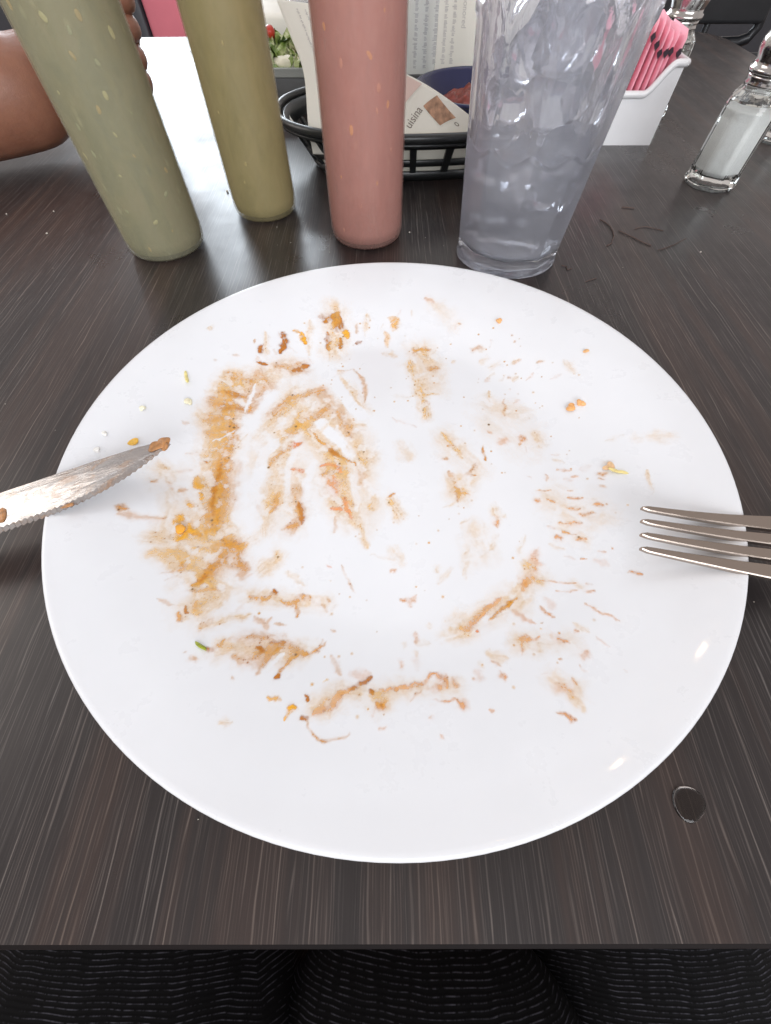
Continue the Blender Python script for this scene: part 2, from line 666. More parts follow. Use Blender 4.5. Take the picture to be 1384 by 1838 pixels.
def make_table():
    t = tag(empty('dining_table', (0, 0, 0)), 'dark wood-grain dining table that carries the plate and bottles', 'table')
    out = [(-0.66, -0.05), (0.51, -0.05), (0.505, 0.945), (-0.66, 0.893)]
    rr = [0.012, 0.012, 0.075, 0.075]
    pts = []
    for i in range(4):
        p, a, b = Vector(out[i]), Vector(out[i - 1]), Vector(out[(i + 1) % 4])
        da, db = (a - p).normalized(), (b - p).normalized()
        p0, p1 = p + da * rr[i], p + db * rr[i]
        for k in range(9):
            s = k / 8
            pts.append(p0 * (1 - s) ** 2 + p * 2 * s * (1 - s) + p1 * s * s)
    bm = bmesh.new()
    top = [bm.verts.new((p.x, p.y, 0)) for p in pts]
    bot = [bm.verts.new((p.x, p.y, -0.028)) for p in pts]
    n = len(pts)
    bm.faces.new(top)
    bm.faces.new(bot[::-1])
    for i in range(n):
        bm.faces.new((top[i], bot[i], bot[(i + 1) % n], top[(i + 1) % n]))
    bmesh.ops.recalc_face_normals(bm, faces=bm.faces)
    ed = [e for e in bm.edges if abs(e.verts[0].co.z - e.verts[1].co.z) < 1e-6]
    bmesh.ops.bevel(bm, geom=ed, offset=0.0014, segments=2, affect='EDGES', profile=0.5)
    me = bpy.data.meshes.new('top')
    bm.to_mesh(me)
    bm.free()
    me.materials.append(M['wood'])
    me.materials.append(plain('dark_edge_band', srgb(18, 11, 11), 0.7, mottled=0.3, mscale=40, Specular_IOR_Level=0.15))
    for p in me.polygons:
        p.material_index = 0 if p.normal.z > 0.97 else 1
    add('tabletop', me, None, t, smooth=False)
    for x in (-0.42, 0.30):
        add('table_leg', boxmesh(x - 0.035, x + 0.035, 0.42, 0.49, FL + 0.02, -0.0285, 0.004), M['frame'], t)
        add('table_foot', boxmesh(x - 0.035, x + 0.035, 0.16, 0.76, FL, FL + 0.02, 0.004), M['frame'], t)


make_table()

# ------------------------------------------------------------------ the plate
PC = (0.0034, 0.1124)
PPROF = [(0, .0060), (.060, .0060), (.078, .0066), (.090, .0090), (.105, .0135), (.122, .0178), (.135, .0204), (.1386, .0210)]


def smooth_prof():
    """the plate's upper profile, rounded so that the well runs softly into the rim"""
    rs = np.linspace(0, 0.1386, 240)
    zs = np.interp(rs, [p[0] for p in PPROF], [p[1] for p in PPROF])
    k = np.hanning(25)
    k /= k.sum()
    pad = np.concatenate([np.full(12, zs[0]), zs, zs[-1] + (zs[-1] - zs[-2]) * np.arange(1, 13)])
    return rs, np.convolve(pad, k, 'valid')


PRS, PZS = smooth_prof()


def plate_z(r):
    return np.interp(r, PRS, PZS)


prof = [(float(r), float(z)) for r, z in zip(PRS[::3], PZS[::3])]
zr = float(PZS[-1])
prof += [(0.1386, zr), (0.1394, zr - 0.0002), (0.1399, zr - 0.0009), (0.1400, zr - 0.0017), (0.1396, zr - 0.0026), (0.1385, zr - 0.0031),
         (0.120, 0.0132), (0.104, 0.0085), (0.092, 0.0040), (0.086, 0.0018), (0.0845, 0.0002), (0.082, 0.0000), (0.0795, 0.0004),
         (0.078, 0.0020), (0.05, 0.0022), (0.0, 0.0022)]
plate = add('dinner_plate', lathe(prof, 160), M['ceramic'])
plate.location = (PC[0], PC[1], 0.0002)
tag(plate, 'large round white ceramic dinner plate, eaten empty and smeared with sauce', 'plate')

# ------------------------------------------------------------------ sauce left on the plate
STROKES = "L,1394,32,-482,399,-524,81,-500,-233;L,1155,34,-300,315,-204,8,-176,-233;L,683,32,-850,387,-835,91,-797,-178,-701,-461;O,615,22,-814,396,-813,168,-783,-65,-760,-269;E,419,90,-630,424,-695,257,-718,103,-707,-85,-654,-295,-615,-419;E,319,85,-448,371,-550,208,-601,21,-611,-171,-577,-353;E,250,80,-371,-15,-397,-127,-374,-274,-335,-408;E,227,70,-273,207,-183,-61,-157,-274;E,173,70,-396,371,-455,156,-478,-60,-472,-253;L,741,42,-822,457,-826,241,-801,97,-784,-121,-770,-332,-683,-469;L,665,36,-509,370,-411,207,-302,56,-229,-61;L,703,35,-786,479,-674,539,-556,610;L,478,30,-293,-61,-246,-233,-180,-333;L,425,30,-503,-212,-417,-273;L,607,22,-1013,-107,-899,-278,-898,-436;B,293,85,-380,965,-324,984,-299,909;B,171,75,-365,876,-349,756;B,126,75,-291,844,-282,762;Y,174,85,-258,880,-252,854;L,757,40,-324,997,-316,759;B,113,70,-199,808,-166,830;O,150,40,-190,943,-195,878;L,188,35,-139,1010,-149,866;B,235,95,-600,834,-593,764,-606,697;Y,179,85,-498,851,-478,783;Y,120,40,-547,850,-509,850;B,173,80,-712,717,-711,688;O,82,60,-743,767,-737,745;L,189,30,-685,819,-677,670;L,195,25,-458,942,-456,705;B,151,90,-718,616,-666,606;O,395,45,-610,617,-535,607,-473,628;B,164,75,-473,635,-462,633;B,161,70,-518,599,-498,607;O,272,40,-828,507,-711,513;O,228,50,-725,504,-740,357;O,275,65,-850,387,-756,400;O,350,65,-895,326,-802,321,-733,307;O,387,60,-871,233,-770,238;O,301,50,-871,140,-762,189;O,254,50,-661,515,-696,390,-720,283;O,282,40,-702,562,-636,479;B,263,40,-837,302,-761,302;B,176,45,-842,402,-765,392;O,352,80,-775,187,-783,28,-783,-65,-773,-175,-766,-280,-761,-371;B,114,50,-787,-31,-787,-177,-767,-311;O,460,35,-734,-63,-728,-225,-731,-328;Y,288,100,-874,-345,-842,-380,-855,-411;O,128,90,-822,-399,-790,-407;Y,189,50,-870,-128,-849,-158;O,117,40,-961,-172,-945,-185;O,107,65,-1033,-171,-1015,-167;O,109,40,-920,-197,-890,-178;Y,130,55,-842,-195,-836,-221;Y,163,45,-870,-246,-856,-270;L,229,30,-1022,-86,-988,-112;O,142,85,-1117,-311,-1082,-324;O,200,40,-1104,-345,-1018,-348,-932,-346;L,372,35,-968,-437,-884,-435,-759,-409;L,243,30,-946,-507,-851,-477,-750,-475;O,386,80,-690,-442,-638,-466,-660,-505,-695,-546;L,261,30,-582,-419,-624,-456;O,335,50,-513,405,-559,355,-605,286;L,284,30,-606,259,-640,155;O,312,50,-457,411,-372,458;O,428,45,-370,429,-279,315,-202,168;O,325,55,-340,308,-435,247,-494,156;L,569,45,-535,169,-432,221;E,333,100,-354,227,-278,137,-191,38;O,97,90,-404,181,-302,56,-233,9,-170,-22;B,171,60,-302,56,-252,20;O,171,50,-440,103,-511,57,-543,9,-563,-43;R,176,70,-472,87,-449,99;R,134,60,-332,-38,-258,-38,-229,-61;O,203,40,-336,-105,-266,-61;R,276,35,-277,-105,-258,-186;R,112,50,-212,-213,-196,-274,-179,-323;R,141,55,-262,-259,-218,-272;R,144,40,-464,-60,-408,-66;O,229,50,-511,-186,-524,-283;O,300,50,-443,-159,-405,-223,-405,-303,-423,-371;B,121,65,-408,-233,-389,-337;O,198,60,-450,-357,-409,-347;L,286,25,-534,-116,-546,-222,-532,-371;O,65,40,-307,590,-199,610;O,141,55,-193,610,-153,533,-133,370;L,323,35,-294,563,-202,428,-137,314;E,325,100,-346,608,-272,458,-151,280;L,340,35,-179,80,-129,-15,-92,32;O,202,35,-156,-27,-134,-149;L,237,40,-89,-202,-96,-274;L,176,35,-138,-343,-110,-454;O,91,30,-249,-304,-250,-381;L,220,25,-995,837,-971,783;O,102,40,-830,641,-814,642;O,79,35,-921,588,-915,590;B,79,80,-859,-24,-851,-27;L,160,50,-1327,437,-1317,466;L,414,25,-932,230,-807,132;E,79,90,-707,481,-721,360,-739,281;E,63,80,-769,175,-852,89;L,605,36,-839,-515,-717,-626,-713,-731;O,315,22,-561,-849,-452,-859,-357,-864;E,125,80,-788,-472,-824,-567,-849,-637;E,94,70,-600,-800,-486,-888,-473,-940;L,534,34,-818,-540,-708,-608,-641,-645,-713,-731;L,410,36,-587,-849,-452,-859,-331,-857;L,369,36,-265,-1036,-167,-1000,-49,-1012;L,388,30,-537,-657,-417,-669,-280,-676;O,209,90,-694,-473,-689,-510,-712,-551,-733,-593,-759,-632;B,109,60,-724,-575,-742,-611;O,372,75,-655,-461,-612,-513;O,196,40,-588,-539,-599,-575;O,124,50,-829,-528,-811,-557,-839,-584,-867,-590;O,68,30,-847,-622,-813,-592;L,319,25,-771,-507,-847,-489,-931,-508;O,107,35,-771,-659,-711,-646,-645,-630;O,65,35,-849,-686,-793,-706;O,113,70,-770,-738,-758,-774;B,50,60,-762,-710,-748,-737;O,80,40,-729,-696,-723,-731;O,118,60,-538,-653,-491,-667,-448,-641;B,88,75,-457,-633,-448,-636;O,133,65,-435,-669,-400,-684,-366,-652,-324,-648;O,84,65,-376,-668,-360,-741;O,85,35,-324,-648,-279,-683,-251,-705;O,70,50,-256,-660,-252,-668;L,332,35,-519,-554,-465,-493;O,73,35,-213,-519,-169,-595,-151,-629;R,41,70,-260,-531,-257,-531;L,188,35,-684,-782,-610,-763,-529,-732;O,133,45,-516,-743,-463,-776,-447,-749;O,51,45,-426,-767,-387,-772;O,225,50,-568,-820,-504,-811,-434,-816,-362,-836,-316,-864;O,257,45,-544,-889,-482,-901,-443,-873,-397,-830;O,120,55,-458,-943,-443,-900,-407,-851;O,109,65,-400,-946,-382,-913,-354,-878,-289,-856,-246,-833;B,71,85,-401,-947,-395,-940;B,89,75,-473,-857,-465,-867;B,142,35,-437,-834,-385,-822;E,67,90,-436,-933,-384,-865;O,82,60,-629,-859,-601,-843,-584,-823;B,81,50,-637,-855,-616,-859;O,110,50,-671,-899,-655,-900;O,52,45,-704,-880,-699,-879;Y,86,40,-415,-1004,-373,-1020;Y,89,60,-337,-1036,-348,-1078;Y,108,80,-340,-1036,-325,-1036;B,87,85,-296,-994,-278,-1014;O,115,40,-225,-869,-208,-910,-188,-937;P,172,55,-263,-1053,-215,-1030,-173,-1006,-148,-988;B,117,65,-148,-991,-116,-966,-83,-944;B,83,70,-92,-981,-77,-997;P,79,45,-62,-1024,-74,-1064;P,110,55,-55,-1039,-39,-1033;O,46,85,-289,-1064,-264,-1092,-230,-1119,-187,-1132,-157,-1127,-139,-1113;B,65,85,-295,-1064,-283,-1067;L,137,30,-534,-1087,-494,-1081;L,52,35,-238,-966,-216,-963;P,199,30,-158,-937,-84,-936;O,57,50,-540,-951,-534,-951;O,59,40,-230,-775,-212,-782;L,472,34,212,-779,325,-729,451,-670,550,-561;L,354,26,-57,-992,54,-986,193,-986;L,462,16,433,-825,595,-831;P,87,65,-57,-979,-27,-986,25,-980,93,-959,125,-932;P,125,70,121,-930,161,-951,165,-976;P,129,65,124,-986,142,-976;P,94,45,194,-955,202,-974;P,63,55,76,-986,45,-1021;O,110,75,-56,-1036,-38,-1026;P,48,65,117,-1021,174,-1020,209,-1027;P,137,65,202,-1030,216,-1030;P,61,55,289,-1036,303,-1038;P,60,45,107,-1072,120,-1069;P,32,45,122,-1114,128,-1127;P,52,50,-45,-1091,-35,-1089;P,113,75,21,-671,51,-669,82,-643;P,86,60,51,-676,52,-686;P,114,65,76,-786,70,-827;L,112,35,74,-827,122,-832;P,107,40,16,-902,18,-917;P,135,60,224,-781,269,-772,326,-721,401,-658;L,213,45,228,-779,266,-793;O,95,75,351,-746,414,-689,469,-662;O,121,70,414,-689,442,-675;R,57,95,299,-786,303,-786;P,117,40,443,-706,476,-743,503,-762;P,92,55,538,-701,569,-740;P,171,45,568,-473,565,-493;P,217,70,557,-546,523,-589,488,-630;L,348,40,529,-531,545,-580;P,53,60,560,-591,623,-604,688,-613;P,52,55,605,-642,685,-649;P,69,40,713,-611,733,-620;P,67,65,710,-656,723,-657;P,45,75,803,-482,826,-489;P,68,85,875,-579,917,-588;P,37,55,732,-505,755,-509;P,64,55,696,-700,734,-731,779,-763;P,142,65,441,-825,462,-818;P,70,45,447,-830,429,-879;P,63,55,455,-828,509,-811;L,324,30,429,-841,472,-850;P,62,65,563,-812,602,-837;P,52,75,539,-886,553,-887;P,126,55,626,-882,646,-864;P,43,45,604,-908,625,-932;P,55,65,627,-794,635,-801;P,102,65,344,-939,356,-953;P,68,45,328,-892,355,-911;P,84,65,568,-955,583,-976;P,179,50,521,-983,553,-990;L,161,45,547,-1010,572,-1027;P,66,80,490,-1042,513,-1056,536,-1072;P,73,65,-7,-554,6,-555;L,148,30,172,-529,171,-548;L,187,25,304,-470,276,-567;P,45,35,690,-827,718,-851;P,35,30,739,-925,744,-938;P,50,35,473,-943,491,-941;L,346,22,501,-955,574,-991;L,230,25,318,-862,374,-887;O,33,60,525,-757,530,-759;L,885,20,157,746,206,501;L,692,22,260,130,370,-58,296,-180;L,1128,12,498,276,635,100;Y,208,45,-19,980,33,965,20,910;Y,222,25,-19,892,-19,783;P,187,40,213,1101,245,1084;O,134,70,126,761,171,764,221,770;L,543,35,170,746,227,656;O,206,60,213,612,237,617;L,311,45,104,657,146,484,165,276;L,112,40,132,426,240,429;O,109,65,169,365,182,360;O,179,50,462,748,494,755;O,52,80,663,745,669,744;O,66,60,662,801,666,795;O,68,60,384,919,392,917;O,92,45,613,529,625,527;O,101,55,781,604,792,604;O,93,40,581,384,559,272;L,137,40,506,447,501,368;P,173,65,610,142,619,117;P,174,40,512,101,536,118;P,89,45,460,175,474,169;O,61,60,599,101,604,95;P,60,50,630,73,633,43;L,172,45,236,173,289,88,324,7;O,73,55,251,81,289,85;O,106,65,232,5,248,5;O,104,75,381,-22,361,-58,326,-83,380,-98;O,84,90,434,88,430,33,436,-9;O,128,60,371,-42,382,-42;O,133,50,256,-57,278,-156,283,-233;O,76,55,280,-186,337,-190;L,483,30,281,-120,295,-192;O,97,75,-26,-206,8,-189;L,272,50,-9,-238,26,-300;P,154,65,441,-295,438,-355;L,250,40,442,-273,449,-295;P,107,70,621,-221,638,-221;P,86,65,674,-216,709,-233;P,83,65,758,-215,810,-216;P,142,80,749,-268,794,-280;P,109,80,780,-308,854,-303;P,119,75,855,-259,888,-277;P,90,55,687,-343,788,-346;P,59,75,687,-381,745,-399;P,107,75,664,-406,685,-408;P,86,65,735,-425,774,-420;P,63,50,768,-174,786,-179;P,44,55,624,-173,702,-170;P,79,45,688,-86,681,-123;P,68,50,610,-96,620,-99;P,76,50,801,-102,816,-102;P,79,45,739,-62,803,-64;O,114,65,912,-109,930,-116;O,72,60,914,-137,926,-145;O,91,40,911,-181,921,-185;L,806,20,707,-208,839,-301;L,581,20,717,-367,754,-393;P,49,60,902,-271,907,-276;L,118,50,1300,80,1302,53;L,89,35,1093,-123,1073,-250;P,45,70,811,-484,825,-488;P,36,60,853,-474,861,-478;P,37,50,732,-506,755,-509;L,360,20,42,89,72,21;L,271,30,688,154,706,84;L,598,15,476,369,654,272;L,581,18,333,-382,348,-484;P,188,40,554,-496,567,-521;L,224,25,902,577,936,495;L,551,15,256,1044,355,930;L,284,20,-6,-453,20,-503;L,277,20,1100,52,1228,38"
SCOL = {'B': (0.50, 0.165, 0.008), 'O': (0.74, 0.31, 0.015), 'Y': (0.95, 0.46, 0.02), 'R': (0.88, 0.25, 0.06),
        'P': (0.84, 0.36, 0.09), 'L': (0.90, 0.50, 0.09)}


def build_sauce():
    ext, N = 0.128, 860
    ax = np.linspace(-ext, ext, N)
    X, Y = np.meshgrid(ax, ax)
    A = np.zeros((N, N))
    C3 = np.zeros((N, N, 3)) + np.array(SCOL['L'])
    # hand and fork never drew straight: warp the whole drawing
    XW = X + 0.0030 * (fbm(X / 0.0075, Y / 0.0075, 201, 3) - 0.5) + 0.0016 * (fbm(X / 0.0021, Y / 0.0021, 203, 3) - 0.5)
    YW = Y + 0.0030 * (fbm(X / 0.0075, Y / 0.0075, 207, 3) - 0.5) + 0.0016 * (fbm(X / 0.0021, Y / 0.0021, 209, 3) - 0.5)
    patch = np.clip((fbm((X * 0.8 + Y * 0.6) / 0.0036, (Y * 0.8 - X * 0.6) / 0.0036, 231, 4) - 0.22) / 0.26, 0.35, 1.0)
    grain = fbm(X / 0.0011, Y / 0.0011, 215, 3)
    rs = random.Random(8)
    extra = []
    for k in range(110):                                # faint scrape marks: radial on the slope of the well, curved within it
        an = rs.uniform(-math.pi, math.pi)
        slope = rs.random() < 0.6
        rd = rs.uniform(0.070, 0.100) if slope else rs.uniform(0.015, 0.072)
        if not slope and math.cos(an) > 0.1 and rs.random() < 0.55:
            continue
        dirn = an + rs.uniform(-0.25, 0.25) + (0 if slope else math.pi / 2 + rs.uniform(-0.5, 0.5))
        L = rs.uniform(0.002, 0.006) if slope else rs.uniform(0.004, 0.012)
        px, py = rd * math.cos(an), rd * math.sin(an)
        qx, qy = px + L * math.cos(dirn), py + L * math.sin(dirn)
        w_ = rs.uniform(0.0006, 0.0018)
        ky = 'L' if rs.random() < 0.6 else ('O' if px < 0 else 'P')
        extra.append('%s,%d,%d,%d,%d,%d,%d' % (ky, w_ * 1e5, rs.uniform(10, 26), px * 1e4, py * 1e4, qx * 1e4, qy * 1e4))
    for si, s in enumerate(STROKES.split(';') + extra):
        p = s.split(',')
        key, w, a = p[0], float(p[1]) * 1e-5, float(p[2]) / 100
        q = np.array([float(z) for z in p[3:]]).reshape(-1, 2) * 1e-4
        pad = w * 2.2 + 0.003
        i0, i1 = np.searchsorted(ax, [q[:, 0].min() - pad, q[:, 0].max() + pad])
        j0, j1 = np.searchsorted(ax, [q[:, 1].min() - pad, q[:, 1].max() + pad])
        x, y = XW[j0:j1, i0:i1], YW[j0:j1, i0:i1]
        if x.size == 0:
            continue
        D = np.full(x.shape, 9.0)
        Sd = np.zeros(x.shape)
        Al = np.zeros(x.shape)
        acc = 0.0
        for (ax0, ay0), (bx0, by0) in zip(q[:-1], q[1:]):
            dx, dy = bx0 - ax0, by0 - ay0
            L = math.hypot(dx, dy) + 1e-9
            t_ = np.clip(((x - ax0) * dx + (y - ay0) * dy) / L / L, 0, 1)
            ddx, ddy = x - ax0 - t_ * dx, y - ay0 - t_ * dy
            d = np.hypot(ddx, ddy)
            m = d < D
            D[m] = d[m]
            Sd[m] = ((dx * ddy - dy * ddx) / L)[m]
            Al[m] = (acc + t_ * L + ((x - ax0) * dx + (y - ay0) * dy) / L * 0.0)[m]
            acc += L
        dn = D / w
        if acc > 2.2 * w and w < 0.0026:                               # dragged marks thin out towards their ends
            tp = np.clip(Al / acc, 0.0, 1.0)
            dn = dn / (0.42 + 0.58 * np.sqrt(np.maximum(np.sin(np.pi * tp), 0)))
        nz = fbm(x / (w * 0.9) + si * 3.1, y / (w * 0.9), si, 4)
        edge = dn + (nz - 0.5) * 1.2
        if key == 'E':
            k = 1 - np.clip((dn + (nz - 0.5) * 0.4 - 0.7) / 0.4, 0, 1)
            A[j0:j1, i0:i1] *= 1 - k * a
            continue
        crisp = {'B': 0.55, 'Y': 0.6, 'R': 0.3, 'O': 0.18, 'P': 0.08, 'L': 0.0}[key]
        g = np.exp(-(np.maximum(edge, 0) * 1.15) ** 2 * 1.1)
        hard = 1 - np.clip((edge - 0.62) / 0.42, 0, 1)
        b = g * (1 - crisp) + hard * crisp * (0.45 + 0.55 * g)
        # drag marks of fork and tortilla along the stroke
        st = fbm(Al / (w * 2.4) + si, Sd / max(w * 0.28, 0.0004) + si * 1.7, si + 50, 3)
        if w > 0.0022 or key == 'L':
            b = b * np.clip(0.30 + 1.5 * (st - 0.15), 0.05, 1.1)
        else:
            b = b * (0.75 + 0.45 * st)
        b = b * np.clip(0.62 + 0.95 * grain[j0:j1, i0:i1], 0.4, 1.25)
        b = b * patch[j0:j1, i0:i1]
        # a thin darker tide line where the sauce dried at its edge
        al = np.clip(b * a * {'B': 1.1, 'Y': 1.1, 'R': 0.8, 'O': 0.66, 'P': 0.66, 'L': 0.85}[key], 0, 1)
        c = np.array(SCOL[key]) * (0.82 + 0.36 * fbm(x / 0.0022, y / 0.0022, si + 9, 3))[..., None]
        a0 = A[j0:j1, i0:i1]
        tot = 1 - (1 - a0) * (1 - al)
        mixw = np.where(tot > 1e-4, al / np.maximum(tot, 1e-4), 0)[..., None]
        C3[j0:j1, i0:i1] = C3[j0:j1, i0:i1] * (1 - mixw) + c * mixw
        A[j0:j1, i0:i1] = tot
    rng = np.random.default_rng(4)

    def dot(px, py, r, col, al):
        i0, i1 = np.searchsorted(ax, [px - r * 1.6, px + r * 1.6])
        j0, j1 = np.searchsorted(ax, [py - r * 1.6, py + r * 1.6])
        x, y = X[j0:j1, i0:i1], Y[j0:j1, i0:i1]
        if x.size == 0:
            return
        k = np.clip(1.4 - np.hypot(x - px, (y - py)) / r, 0, 1) * al
        C3[j0:j1, i0:i1] = C3[j0:j1, i0:i1] * (1 - k[..., None]) + np.array(col) * k[..., None]
        A[j0:j1, i0:i1] = np.maximum(A[j0:j1, i0:i1], k)

    jj, ii = np.nonzero(A > 0.22)
    for k in rng.choice(len(jj), 700):
        dot(ax[ii[k]], ax[jj[k]], rng.uniform(0.00024, 0.00042), (0.30, 0.09, 0.010), rng.uniform(0.3, 0.8))
    for k in rng.choice(len(jj), 26):
        dot(ax[ii[k]], ax[jj[k]], rng.uniform(0.0004, 0.0006), (0.03, 0.02, 0.008), 0.95)
    n = 0
    while n < 150:                                      # loose splashes over the right and far side
        an, rd = rng.uniform(-2.2, 2.4), rng.uniform(0.03, 0.108)
        px, py = rd * math.cos(an), rd * math.sin(an)
        if vnoise(np.array([px / 0.016]), np.array([py / 0.016]), 77)[0] < 0.48:
            continue
        dot(px, py, rng.uniform(0.00025, 0.0006), SCOL['P'] if px > 0 else SCOL['O'], rng.uniform(0.15, 0.65))
        n += 1
    dot(0.0475, 0.0215, 0.0006, (0.015, 0.012, 0.01), 1)
    rr = np.hypot(X, Y)
    A[rr > 0.127] = 0
    A = np.minimum(A, 0.92)
    keep = A > 0.012
    cell = keep[:-1, :-1] | keep[1:, :-1] | keep[:-1, 1:] | keep[1:, 1:]
    used = np.zeros((N, N), bool)
    used[:-1, :-1] |= cell
    used[1:, :-1] |= cell
    used[:-1, 1:] |= cell
    used[1:, 1:] |= cell
    idx = np.full((N, N), -1)
    idx[used] = np.arange(used.sum())
    Z = plate_z(rr) + 0.00012 + 0.00022 * np.clip(A - 0.25, 0, 1) * (0.4 + 1.2 * fbm(X / 0.0015, Y / 0.0015, 5, 2))
    V = np.stack([X[used], Y[used], Z[used]], 1)
    cj, ci = np.nonzero(cell)
    F = np.stack([idx[cj, ci], idx[cj, ci + 1], idx[cj + 1, ci + 1], idx[cj + 1, ci]], 1)
    me = bpy.data.meshes.new('sauce')
    me.vertices.add(len(V))
    me.vertices.foreach_set('co', V.astype(np.float32).ravel())
    me.loops.add(F.size)
    me.loops.foreach_set('vertex_index', F.astype(np.int32).ravel())
    me.polygons.add(len(F))
    me.polygons.foreach_set('loop_start', np.arange(0, F.size, 4, dtype=np.int32))
    me.update(calc_edges=True)
    ca = me.color_attributes.new('sauce', 'FLOAT_COLOR', 'POINT')
    rgba = np.concatenate([C3[used], A[used][:, None]], 1).astype(np.float32)
    ca.data.foreach_set('color', rgba.ravel())
    o = add('sauce_smears', me, M['sauce'])
    o.location = (PC[0], PC[1], 0.0002)
    tag(o, 'orange-brown sauce smeared and dried in streaks across the white plate', 'sauce', kind='stuff')


build_sauce()

BITS = [('rice_grain', (-103, 44.1), 1.9, (0.5, 1.5, 0.5), srgb(238, 224, 150), 'pale yellow grain lying on the plate rim, farthest left of the crumbs', 20),
        ('onion_bit', (-99.1, 30.1), 1.9, (0.8, 1.1, 0.45), srgb(244, 236, 205), 'cream onion bit on the left plate rim below the yellow grain', 0),
        ('onion_bit', (-117.1, 21.4), 1.3, (1, 1, 0.5), srgb(246, 240, 214), 'small cream onion bit near the left edge of the plate', 0),
        ('cheese_crumb', (-127.3, 4.6), 1.3, (1, 0.9, 0.5), srgb(246, 244, 236), 'white cheese crumb on the plate edge above the knife', 0),
        ('cheese_crumb', (-127.2, -4.3), 1.2, (0.8, 1.2, 0.5), srgb(246, 244, 238), 'tiny white cheese crumb right beside the knife blade', 0),
        ('egg_bit', (-115.2, 2.6), 1.9, (1.3, 0.7, 0.4), srgb(240, 190, 80), 'yellow food bit touching the back of the knife blade', 20),
        ('sauce_chunk', (88.1, 29.2), 2.0, (1.3, 0.8, 0.5), srgb(240, 178, 112), 'left one of two orange sauce chunks on the far right of the plate', 10),
        ('sauce_chunk', (92.4, 30.4), 1.9, (1, 0.9, 0.6), srgb(238, 180, 120), 'right one of two orange sauce chunks on the far right of the plate', 0),
        ('pepper_seed', (96.0, -7.7), 2.1, (1.1, 0.8, 0.35), srgb(236, 196, 150), 'flat tan pepper seed on the plate above the fork tines', 25),
        ('corn_sliver', (98.9, -11.6), 1.9, (1.4, 0.4, 0.4), srgb(244, 224, 150), 'thin pale yellow sliver next to the tan seed', -25),
        ('sauce_crumb', (60.4, 90.9), 1.7, (0.9, 1.1, 0.5), srgb(238, 180, 120), 'pale orange crumb on the far rim below the tumbler', 0),
        ('sauce_crumb', (101.1, 61.7), 1.5, (1.1, 0.8, 0.5), srgb(238, 188, 130), 'single pale orange crumb on the far right rim', 30),
        ('herb_leaf', (-65.8, -85.1), 1.8, (1.5, 0.35, 0.3), srgb(150, 160, 40), 'thin green herb sliver in the sauce at the near left', -25),
        ('egg_bit', (-87.0, -38.0), 1.7, (1.3, 0.9, 0.4), srgb(232, 164, 50), 'shiny golden lump of food left of the sauce band', 0)]
for bi, (nm, (bx, by), r, sq, col, lab, rz) in enumerate(BITS):
    m = plain(nm + '_surface', col, 0.3, mottled=0.15, mscale=600, bump=0.2)
    o = add(nm, lump(r * 1e-3, bi + 3, 3, 0.75, sq), m)
    rr = math.hypot(bx, by) * 1e-3
    o.location = (PC[0] + bx * 1e-3, PC[1] + by * 1e-3, float(plate_z(rr)) + 0.0002 + r * 1e-3 * sq[2] * 0.55)
    o.rotation_euler = (0, 0, R(rz))
    tag(o, lab, 'crumb', 'food bits left on the plate')


